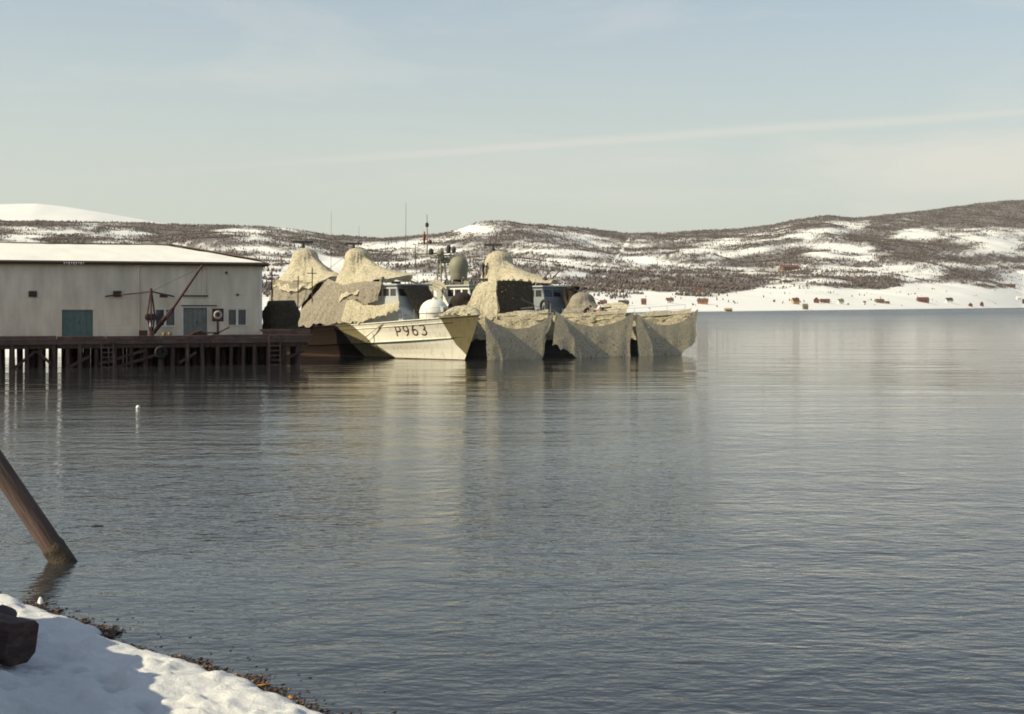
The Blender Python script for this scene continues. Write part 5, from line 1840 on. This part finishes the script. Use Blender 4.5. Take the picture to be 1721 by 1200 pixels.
MB().lathe([(0.25, 0), (0.42, 0.08), (0.45, 0.3), (0.35, 0.55), (0.16, 0.66), (0.2, 0.74)], (0, 0, 0), 12, 0.9, 0.6).build('sack', orangep, ob, smooth=True)
MB().tube([(-0.1, 0, 0.68), (0.0, 0.02, 0.86), (0.1, 0, 0.68)], 0.025, 6).build('carry_loop', rope, ob)
rb = thing('red_fuel_can', 'dark red can between the two crouching men', 'can', Bp(2, 4.3, -1.2, zd(4.3)), BRZ + 0.4)
MB().box(-0.3, 0.3, -0.16, 0.16, 0, 0.42).build('body', redflag, rb, bevel=0.05)
MB().tube([(-0.15, 0, 0.42), (-0.12, 0, 0.52), (0.12, 0, 0.52), (0.15, 0, 0.42)], 0.025, 6).build('handle', redflag, rb)
MB().tube([(0.22, 0, 0.42), (0.26, 0, 0.5)], 0.04, 8).build('cap', steel, rb)

# ================================================================== PEOPLE
SKIN = (0.45, 0.28, 0.2)


def cloth_mat(name, top, legs, waist, head):
    """Jacket / trousers split at a height, bare skin round the head point."""
    m = bpy.data.materials.new(name)
    m.use_nodes = True
    t = m.node_tree
    b = t.nodes['Principled BSDF']
    b.inputs['Roughness'].default_value = 0.9
    tcn = _n(t, 'ShaderNodeTexCoord')
    sp = _n(t, 'ShaderNodeSeparateXYZ')
    t.links.new(tcn.outputs['Object'], sp.inputs[0])
    gt = _n(t, 'ShaderNodeMath', operation='GREATER_THAN')
    gt.inputs[1].default_value = waist
    t.links.new(sp.outputs['Z'], gt.inputs[0])
    m1 = _n(t, 'ShaderNodeMixRGB')
    m1.inputs['Color1'].default_value = (*legs, 1)
    m1.inputs['Color2'].default_value = (*top, 1)
    t.links.new(gt.outputs[0], m1.inputs['Fac'])
    ds = _n(t, 'ShaderNodeVectorMath', operation='DISTANCE')
    ds.inputs[1].default_value = head
    t.links.new(tcn.outputs['Object'], ds.inputs[0])
    lt = _n(t, 'ShaderNodeMath', operation='LESS_THAN')
    lt.inputs[1].default_value = 0.155
    t.links.new(ds.outputs['Value'], lt.inputs[0])
    m2 = _n(t, 'ShaderNodeMixRGB')
    m2.inputs['Color2'].default_value = (*SKIN, 1)
    t.links.new(lt.outputs[0], m2.inputs['Fac'])
    t.links.new(m1.outputs['Color'], m2.inputs['Color1'])
    t.links.new(m2.outputs['Color'], b.inputs['Base Color'])
    return m


def person(label, loc, rz, J, top, legs, waist, hair):
    """J: joint dict in local metres (x right, y forward, z up)."""
    root = thing('person', label, 'person', loc, rz)
    names = ['pelvis', 'belly', 'chest', 'neck', 'head', 'crown', 'shl', 'ell', 'hal', 'shr', 'elr', 'har', 'hpl', 'knl', 'anl', 'tol', 'hpr', 'knr', 'anr', 'tor']
    rad = dict(pelvis=.155, belly=.15, chest=.165, neck=.065, head=.105, crown=.085, shl=.085, ell=.055, hal=.04, shr=.085, elr=.055, har=.04,
               hpl=.11, knl=.075, anl=.05, tol=.045, hpr=.11, knr=.075, anr=.05, tor=.045)
    ed = [('pelvis', 'belly'), ('belly', 'chest'), ('chest', 'neck'), ('neck', 'head'), ('head', 'crown'), ('chest', 'shl'), ('shl', 'ell'), ('ell', 'hal'),
          ('chest', 'shr'), ('shr', 'elr'), ('elr', 'har'), ('pelvis', 'hpl'), ('hpl', 'knl'), ('knl', 'anl'), ('anl', 'tol'),
          ('pelvis', 'hpr'), ('hpr', 'knr'), ('knr', 'anr'), ('anr', 'tor')]
    V = [J[n] for n in names]
    E = [(names.index(a), names.index(b)) for a, b in ed]
    R_ = [rad[n] for n in names]
    # five short fingers on each hand
    for hn, el in (('hal', 'ell'), ('har', 'elr')):
        h_ = Vector(J[hn]); d = (h_ - Vector(J[el])).normalized()
        sd = d.cross(Vector((0, 0, 1)))
        sd = sd.normalized() if sd.length > 0.1 else Vector((1, 0, 0))
        for k in range(5):
            off = sd * (-0.034 + 0.017 * k)
            ln = (0.05, 0.085, 0.095, 0.088, 0.07)[k]
            a = h_ + d * 0.035 + off
            b = a + d * ln * 0.55 + (sd * -0.02 if k == 0 else Vector((0, 0, 0)))
            c = b + d * ln * 0.4 + Vector((0, 0, -0.02))
            i0 = len(V)
            V += [tuple(a), tuple(b), tuple(c)]
            R_ += [0.011, 0.009, 0.007]
            E += [(names.index(hn), i0), (i0, i0 + 1), (i0 + 1, i0 + 2)]
    me = bpy.data.meshes.new('body')
    me.from_pydata([tuple(v) for v in V], E, [])
    me.materials.append(cloth_mat('clothing', top, legs, waist, J['head']))
    o = bpy.data.objects.new('body', me)
    COL.objects.link(o); o.parent = root
    sk = o.modifiers.new('skin', 'SKIN')
    sk.use_smooth_shade = True
    for i, r in enumerate(R_):
        me.skin_vertices[0].data[i].radius = (r, r)
    me.skin_vertices[0].data[0].use_root = True
    sb = o.modifiers.new('subdivision', 'SUBSURF')
    sb.levels = 1; sb.render_levels = 2
    hd = Vector(J['head']); cr_ = Vector(J['crown'])
    up = (cr_ - hd).normalized()
    hm_ = MB()
    prof = [(0.112, 0.02), (0.122, 0.07), (0.115, 0.12), (0.085, 0.165), (0.04, 0.19), (0.005, 0.195)]
    q = up.to_track_quat('Z', 'Y')
    vs = []; fs = []
    n = 14
    for (r, z) in prof:
        for k in range(n):
            a = 2 * math.pi * k / n
            vs.append(hd + q @ Vector((r * math.cos(a), r * math.sin(a) - 0.012, z)))
    for i in range(len(prof) - 1):
        for k in range(n):
            fs.append((i * n + k, i * n + (k + 1) % n, (i + 1) * n + (k + 1) % n, (i + 1) * n + k))
    hm_.add(vs, fs)
    hm_.build('hair', hair, root, smooth=True)
    nose = MB().tube([hd + Vector((0, 0.095, 0.02)), hd + Vector((0, 0.135, -0.015))], [0.012, 0.02], 6)
    nose.build('nose', mat('skin', SKIN, 0.6, 0.1, 6), root)
    return root


darkhair = mat('dark_hair', (0.02, 0.015, 0.012), 0.8, 0.3, 12)
palecap = mat('pale_cap', (0.55, 0.5, 0.42), 0.85, 0.1, 9)
stand = dict(pelvis=(0, 0, .95), belly=(0, .01, 1.12), chest=(0, 0, 1.36), neck=(0, .01, 1.53), head=(0, .03, 1.64), crown=(0, .03, 1.75),
             shl=(-.2, 0, 1.43), ell=(-.27, -.02, 1.15), hal=(-.24, .14, .92), shr=(.2, 0, 1.43), elr=(.26, .1, 1.18), har=(.18, .35, 1.2),
             hpl=(-.1, 0, .88), knl=(-.11, .03, .48), anl=(-.11, -.02, .08), tol=(-.12, .15, .04), hpr=(.1, 0, .88), knr=(.12, .04, .48), anr=(.12, 0, .08), tor=(.13, .17, .04))
crouch = dict(pelvis=(0, -.25, .42), belly=(0, -.12, .58), chest=(0, .08, .78), neck=(0, .22, .88), head=(0, .32, .94), crown=(0, .40, 1.02),
              shl=(-.19, .12, .80), ell=(-.26, .30, .55), hal=(-.16, .52, .42), shr=(.19, .12, .80), elr=(.26, .30, .55), har=(.15, .52, .40),
              hpl=(-.12, -.2, .40), knl=(-.2, .22, .48), anl=(-.18, -.02, .08), tol=(-.2, .16, .04), hpr=(.12, -.2, .40), knr=(.2, .22, .48), anr=(.18, -.02, .08), tor=(.2, .16, .04))
sit = dict(pelvis=(0, -.1, .38), belly=(0, -.08, .56), chest=(0, -.02, .82), neck=(0, .0, .99), head=(0, .04, 1.1), crown=(0, .05, 1.21),
           shl=(-.2, 0, .88), ell=(-.25, .14, .62), hal=(-.14, .38, .58), shr=(.2, 0, .88), elr=(.25, .14, .62), har=(.14, .38, .56),
           hpl=(-.12, -.05, .36), knl=(-.16, .32, .46), anl=(-.15, .28, .08), tol=(-.16, .44, .04), hpr=(.12, -.05, .36), knr=(.16, .32, .46), anr=(.15, .28, .08), tor=(.16, .44, .04))
person('man in dark clothes standing on the mast platform of the third boat', Bp(2, 19.2, -1.75, 7.2), R(-70), stand, (0.02, 0.016, 0.015), (0.018, 0.015, 0.015), 0.95, palecap)
person('crouching person in a dark jacket on the third foredeck', Bp(2, 5.0, -1.0, zd(5.0) + 0.13), R(-80), crouch, (0.022, 0.016, 0.015), (0.02, 0.016, 0.016), 0.45, darkhair)
person('person in a white top with dark hair sitting on the third foredeck', Bp(2, 3.9, -0.35, zd(3.9) + 0.16), R(100), sit, (0.72, 0.72, 0.74), (0.05, 0.05, 0.07), 0.45, darkhair)

# ================================================================== FAR HOUSES
hw = {'red': mat('red_boarding', (0.14, 0.052, 0.04), 0.8, 0.15, 0.6), 'brown': mat('brown_boarding', (0.15, 0.075, 0.05), 0.8, 0.2, 0.6),
      'white': mat('white_boarding', (0.70, 0.68, 0.62), 0.7, 0.05, 0.6), 'yellow': mat('yellow_boarding', (0.38, 0.29, 0.13), 0.7, 0.1, 0.6),
      'orange': mat('orange_boarding', (0.27, 0.13, 0.07), 0.8, 0.15, 0.6), 'olive': mat('olive_boarding', (0.17, 0.15, 0.085), 0.8, 0.15, 0.6),
      'dark': mat('dark_boarding', (0.06, 0.045, 0.04), 0.8, 0.2, 0.6)}


def house(label, cat, px, py, wpx, hpx, wall, roofm, rz=0.0, group='houses on the far shore', depth=0.75, snowroof=False, chim=True):
    c = hill_at(px, py)
    k = c.y / F
    w = wpx * k * 0.9; hh = hpx * k * 0.95
    wall_h = hh * 0.55; rh = hh - wall_h
    d = w * depth
    o = thing({'boathouse': 'boathouse', 'barn': 'barn', 'hut': 'hut'}.get(cat, 'house'), label, cat, c - Vector((0, 0, 0.2)), rz, group)
    MB().box(-w / 2, w / 2, -d / 2, d / 2, -1.5, wall_h).build('wall', hw[wall], o)
    g = MB()
    ov = w * 0.05
    g.add([(-w / 2, -d / 2, wall_h), (-w / 2, d / 2, wall_h), (-w / 2, 0, hh - 0.1), (w / 2, -d / 2, wall_h), (w / 2, d / 2, wall_h), (w / 2, 0, hh - 0.1)],
          [(0, 2, 1), (3, 4, 5)])
    g.build('gable', hw[wall], o)
    rfm = MB()
    th = 0.22
    for sy in (-1, 1):
        y0 = sy * (d / 2 + ov); z0 = wall_h - rh * ov / (d / 2)
        rfm.hexa([(-w / 2 - ov, y0, z0), (w / 2 + ov, y0, z0), (w / 2 + ov, 0, hh), (-w / 2 - ov, 0, hh)],
                 [(-w / 2 - ov, y0, z0 + th), (w / 2 + ov, y0, z0 + th), (w / 2 + ov, 0, hh + th), (-w / 2 - ov, 0, hh + th)])
    r_ = rfm.build('roof', snow_roof if snowroof else hw[roofm], o)
    if chim:
        MB().box(w * 0.12, w * 0.12 + 0.7, -0.35, 0.35, hh - 0.4, hh + 0.9).build('chimney', hw['brown'], r_)
    nwin = max(1, int(w / 3.2))
    for i in range(nwin):
        x = -w / 2 + w * (i + 0.5) / nwin
        ws = min(0.55, w * 0.09)
        wd_ = MB().box(x - ws, x + ws, -d / 2 - 0.06, -d / 2 - 0.01, wall_h * 0.35, wall_h * 0.35 + ws * 2).build('window', hw['white'], o)
        MB().box(x - ws * 0.75, x + ws * 0.75, -d / 2 - 0.09, -d / 2 - 0.062, wall_h * 0.35 + ws * 0.25, wall_h * 0.35 + ws * 1.75).build('pane', glassdark, wd_)
    MB().box(w / 2 + 0.01, w / 2 + 0.06, -0.5, 0.5, 0, min(2.0, wall_h * 0.8)).build('door', hw['white'], o)
    return o


house('small brown-roofed house just behind the bow net of the third boat', 'house', 1014, 512, 12, 8, 'brown', 'brown', 0.1)
house('long low dark house left of the square brown hut', 'house', 1048, 513, 18, 9, 'dark', 'dark', -0.1)
house('square tall brown hut alone on the snow field', 'hut', 1082, 512, 9, 11, 'brown', 'brown', 0.0, chim=False)
house('white house with brown roof above the outermost bow', 'house', 1125.5, 510, 13, 10, 'white', 'brown', 0.1)
house('wide orange house with brown roof right of the outermost bow', 'house', 1181, 511, 19, 10, 'orange', 'brown', -0.1)
house('pale house with a red roof at the wood edge above the orange house', 'house', 1172.6, 491, 13, 8, 'white', 'red', 0.15)
house('low orange boathouse at the waterline', 'boathouse', 1224, 523.0, 13, 5, 'orange', 'yellow', 0.05, chim=False)
house('large red-roofed farmhouse high in the wood', 'house', 1327, 453, 30, 8, 'brown', 'red', 0.1)
house('small dark-roofed house in the clearing below the red-roofed farm', 'house', 1322, 478, 14, 7, 'white', 'dark', 0.0)
house('yellow house with red roof near the shore', 'house', 1337, 511, 12, 11, 'yellow', 'red', 0.2)
house('narrow olive hut at the water edge', 'hut', 1353.5, 520, 9, 10, 'olive', 'olive', 0.1, chim=False)
house('red barn with a tall left gable next to the olive hut', 'barn', 1372, 509, 12, 10, 'red', 'red', 1.45, chim=False)
house('long low red shed joined behind the red barn', 'barn', 1386, 509, 16, 7, 'brown', 'red', 0.0, chim=False)
house('small olive and white house right of the red shed', 'house', 1413, 511, 10, 9, 'white', 'olive', 0.15)
house('tiny pale hut between the olive house and the brown farm', 'hut', 1453, 510.5, 5, 5, 'white', 'brown', 0.0, chim=False)
house('brown farmhouse cluster building left of the wide red barn', 'house', 1478, 509, 15, 7, 'olive', 'brown', 0.1)
house('small brown outbuilding at the right of the brown farmhouse', 'hut', 1491, 510, 8, 4, 'brown', 'brown', 0.0, chim=False)
house('wide red barn alone on the open snow slope', 'barn', 1551, 508, 19, 9, 'red', 'red', 0.0, chim=False)
house('white house with dark roof right of the wide red barn', 'house', 1595, 509, 12, 9, 'white', 'dark', 0.05)
house('left of the two small red boathouses by the water', 'boathouse', 1631, 515, 8, 6, 'red', 'red', 1.5, chim=False)
house('right, taller one of the two small red boathouses by the water', 'boathouse', 1650, 514.5, 7, 8, 'red', 'red', 1.5, chim=False)
house('pale house high on the snow at the right edge', 'house', 1712, 504, 8, 7, 'white', 'white', 0.1)
house('dark cottage at the extreme right edge of the far shore', 'house', 1722, 511, 7, 9, 'dark', 'dark', 0.1)
house('long dark-roofed house under the rocky slope at right', 'house', 1697, 482, 17, 5, 'brown', 'brown', 0.0)
house('pale house with reddish roof in the wood above the red barn', 'house', 1428, 470, 12, 5, 'white', 'red', 0.0)

# ================================================================== FOREGROUND
# leaning pile in the shallows
lbase = G(106, 944)
lpz = thing('leaning_pile', 'thick dark wooden pile leaning left out of the water in the foreground', 'pile', lbase)
ddir = Vector((-0.585, 0.10, 0.80)).normalized()
lpz.rotation_mode = 'QUATERNION'
lpz.rotation_quaternion = ddir.to_track_quat('Z', 'Y')
nr, nk = 40, 70
vs = []
for k in range(nk):
    s_ = -1.2 + 7.0 * k / (nk - 1)
    r0_ = 0.200 - 0.008 * s_
    for q_ in range(nr):
        a = 2 * math.pi * q_ / nr
        crack = -0.03 * max(0.0, float(vnoise(a * 5.0, s_ * 0.35, 141)) - 0.72) / 0.28
        rr = r0_ * (1 + 0.10 * (float(fbm(math.cos(a) * 1.5 + 5, math.sin(a) * 1.5 + s_ * 0.6, 143, 3)) - 0.5)) + crack
        vs.append((rr * math.cos(a), rr * math.sin(a), s_))
fs = [(k * nr + q_, k * nr + (q_ + 1) % nr, (k + 1) * nr + (q_ + 1) % nr, (k + 1) * nr + q_) for k in range(nk - 1) for q_ in range(nr)]
fs.append(tuple((nk - 1) * nr + q_ for q_ in range(nr)))
po = MB().add(vs, fs).build('trunk', mat('old_pile_wood', (0.085, 0.055, 0.046), 0.88, 0.55, 3.0, 1.0, 9, stretch=(3.0, 3.0, 0.22), bdist=0.035), lpz, smooth=True)
vs = []; fs = []
for k in range(12):
    s_ = -0.45 + 0.95 * k / 11
    for q_ in range(nr):
        a = 2 * math.pi * q_ / nr
        tongue = float(fbm(math.cos(a) * 2 + 3, math.sin(a) * 2, 147, 3))
        zz = s_ if k < 8 else s_ - (k - 7) * 0.09 * (1 - tongue)
        rr = 0.206 - 0.006 * s_ + 0.012 * float(vnoise(a * 4, s_ * 12, 149)) - (0.02 if k == 11 else 0)
        vs.append((rr * math.cos(a), rr * math.sin(a), zz))
fs = [(k * nr + q_, k * nr + (q_ + 1) % nr, (k + 1) * nr + (q_ + 1) % nr, (k + 1) * nr + q_) for k in range(11) for q_ in range(nr)]
wd_o = MB().add(vs, fs).build('weed_collar', mat('brown_weed', (0.06, 0.042, 0.026), 0.8, 0.6, 6, 0.8, 20, bdist=0.03), lpz, smooth=True)

# big square timber at the lower left
tb = thing('timber_baulk', 'big dark squared timber lying in the snow at lower left', 'timber', (0, 0, 0))
c0 = G(20, 1085, 0.55)
ax_ = Vector((-0.88, 0.42, 0.1)).normalized()
sd_ = ax_.cross(Vector((0.12, 0.05, 1))).normalized()
up_ = sd_.cross(ax_).normalized()
w_, h_ = 0.26, 0.26
prof = [(-w_, -h_ * 0.55), (-w_ * 0.5, -h_), (w_ * 0.55, -h_ * 0.95), (w_, -h_ * 0.5), (w_ * 0.97, h_ * 0.8), (w_ * 0.7, h_), (-w_ * 0.75, h_ * 0.97), (-w_, h_ * 0.7)]
e0 = c0 + Vector((0.12, 0, 0.02))
vsA = [e0 + sd_ * a + up_ * b for a, b in prof]
rings = []
mbt = MB()
nring = 9
for k in range(nring):
    s = 3.2 * k / (nring - 1)
    for j, (a, b) in enumerate(prof):
        jj = 0.02 * math.sin(k * 2.1 + j * 1.7) if k else 0
        rings.append(e0 + ax_ * s + sd_ * (a + jj) + up_ * (b + jj))
n8 = len(prof)
mbt.add(rings, [(k * n8 + j, (k + 1) * n8 + j, (k + 1) * n8 + (j + 1) % n8, k * n8 + (j + 1) % n8) for k in range(nring - 1) for j in range(n8)] + [tuple(range(n8))])
bo = mbt.build('baulk', mat('tarred_baulk', (0.055, 0.032, 0.029), 0.88, 0.55, 5, 1.0, 14, stretch=(0.4, 1, 2.2), bdist=0.03), tb, bevel=0.02)
tb2 = MB()
rk = []
cst = G(4, 1034, 0.3)
for i in range(9):
    for j in range(12):
        th = math.pi * i / 8; ph = 2 * math.pi * j / 12
        rr = 0.2 * (1 + 0.3 * (float(fbm(i * 0.7, j * 0.6, 121, 2)) - 0.5))
        rk.append((rr * math.sin(th) * math.cos(ph), rr * math.sin(th) * math.sin(ph), 0.7 * rr * math.cos(th)))
fs = [(i * 12 + j, i * 12 + (j + 1) % 12, (i + 1) * 12 + (j + 1) % 12, (i + 1) * 12 + j) for i in range(8) for j in range(12)]
tb2.add(rk, fs)
ro = tb2.build('boulder', mat('dark_stone', (0.06, 0.045, 0.042), 0.9, 0.4, 6, 0.8, 14), None, smooth=True)
ro.location = cst
tag(ro, 'small dark boulder at the left edge above the squared timber', 'boulder')

# weed, pebbles and wrack along the water line
def wrack():
    V = []; T = []; tone = []
    tri = np.array([[0, 1, 4], [1, 2, 4], [2, 3, 4], [3, 0, 4], [1, 0, 5], [2, 1, 5], [3, 2, 5], [0, 3, 5]])
    def piece(x, y, z, r, flat, tn):
        a = rng.uniform(0, 6.28); ca, sa = math.cos(a), math.sin(a)
        el = rng.uniform(0.5, 1.9)
        b = np.array([[1 * el, 0, 0], [0, .7, .1], [-1 * el, 0, 0], [0, -.7, .05], [.1, .05, flat], [0, 0, -flat]]) * rng.uniform(.7, 1.3, (6, 3)) * r
        o = len(V)
        for q in b:
            V.append((x + q[0] * ca - q[1] * sa, y + q[0] * sa + q[1] * ca, z + q[2]))
            tone.append(tn)
        for t in tri:
            T.append(t + o)
    n = len(slx)
    for _ in range(7500):
        s = rng.uniform(0, n - 2); k = int(s); f = s - k
        x = slx[k] * (1 - f) + slx[k + 1] * f; y = sly[k] * (1 - f) + sly[k + 1] * f
        dens = 0.25 + 0.75 * float(vnoise(np.array([s * 0.14]), np.array([0.0]), 131)[0])
        far = abs(rng.normal(0, 0.15)) * dens * 1.2
        if rng.random() > dens:
            continue
        inl = rng.uniform(-0.05, 0.12)
        px_, py_ = x + 0.72 * (far - inl), y + 0.69 * (far - inl)
        piece(px_, py_, 0.01 + 0.05 * max(0, 1 - far / 0.3) * rng.random(), rng.uniform(0.01, 0.034) * (1 + 1.2 * (rng.random() < 0.06)), rng.uniform(0.15, 0.5), rng.random() ** 3.5)
    # floating shreds a little further out
    for _ in range(300):
        s = rng.uniform(0, n - 2); k = int(s)
        far = rng.uniform(0.1, 1.3) * rng.random() ** 2
        piece(slx[k] + 0.72 * far + rng.normal(0, .2), sly[k] + 0.69 * far + rng.normal(0, .2), 0.006, rng.uniform(0.012, 0.035), 0.25, rng.random() * 0.3)
    m = bpy.data.materials.new('wrack')
    m.use_nodes = True
    t = m.node_tree
    b = t.nodes['Principled BSDF']
    b.inputs['Roughness'].default_value = 0.55
    at = _n(t, 'ShaderNodeAttribute', attribute_name='tone')
    cr2 = _n(t, 'ShaderNodeValToRGB')
    cr2.color_ramp.elements[0].color = (0.03, 0.018, 0.013, 1)
    cr2.color_ramp.elements[1].color = (0.34, 0.16, 0.03, 1)
    e2 = cr2.color_ramp.elements.new(0.6)
    e2.color = (0.09, 0.045, 0.02, 1)
    t.links.new(at.outputs['Fac'], cr2.inputs['Fac'])
    t.links.new(cr2.outputs['Color'], b.inputs['Base Color'])
    o = np_mesh('seaweed_wrack', np.array(V), np.array(T), m, {'tone': np.array(tone)})
    o['kind'] = 'stuff'
    tag(o, 'brown and orange seaweed and pebbles along the snowy water edge', 'seaweed')


wrack()
st_ = G(163, 884.5)
so = MB().tube([(-0.13, 0, 0.005), (-0.02, 0.02, 0.012), (0.13, 0.01, 0.006)], [0.008, 0.017, 0.008], 7).build('floating_stick', timber, None, smooth=True)
so.location = st_
tag(so, 'short dark stick floating right of the leaning pile', 'stick')
flt = thing('float', 'small white float on the dark water in front of the quay', 'float', G(232, 686.5))
MB().lathe([(0.04, -0.06), (0.085, -0.02), (0.1, 0.04), (0.08, 0.11), (0.035, 0.15)], (0, 0, 0), 14).build('ball', gunwhite, flt, smooth=True)
MB().tube([(0, 0, 0.14), (0, 0, 0.19)], 0.02, 8).build('eye', steel, flt)
ice = thing('ice_lump', 'small yellowish-white ice lump among the seaweed at the water edge', 'ice', G(68, 1016))
MB().lathe([(0.035, -0.03), (0.05, 0.02), (0.04, 0.06), (0.025, 0.10), (0.01, 0.115)], (0, 0, 0), 9, 1.0, 0.7).build('lump', snow, ice)

# ================================================================== HAZE
hz = MB().box(-9400, 9400, -70, 13900, -7.0, 1100).build('haze', bpy.data.materials.new('haze_air'))
hzm = hz.data.materials[0]
hzm.use_nodes = True
for n_ in list(hzm.node_tree.nodes):
    if n_.type != 'OUTPUT_MATERIAL':
        hzm.node_tree.nodes.remove(n_)
pv = _n(hzm.node_tree, 'ShaderNodeVolumePrincipled')
pv.inputs['Color'].default_value = (0.93, 0.95, 0.97, 1)
pv.inputs['Density'].default_value = 0.000022
pv.inputs['Anisotropy'].default_value = 0.2
hzm.node_tree.links.new(pv.outputs['Volume'], hzm.node_tree.nodes['Material Output'].inputs['Volume'])
hz['kind'] = 'stuff'
tag(hz, 'thin pale haze in the air over the fjord', 'haze')
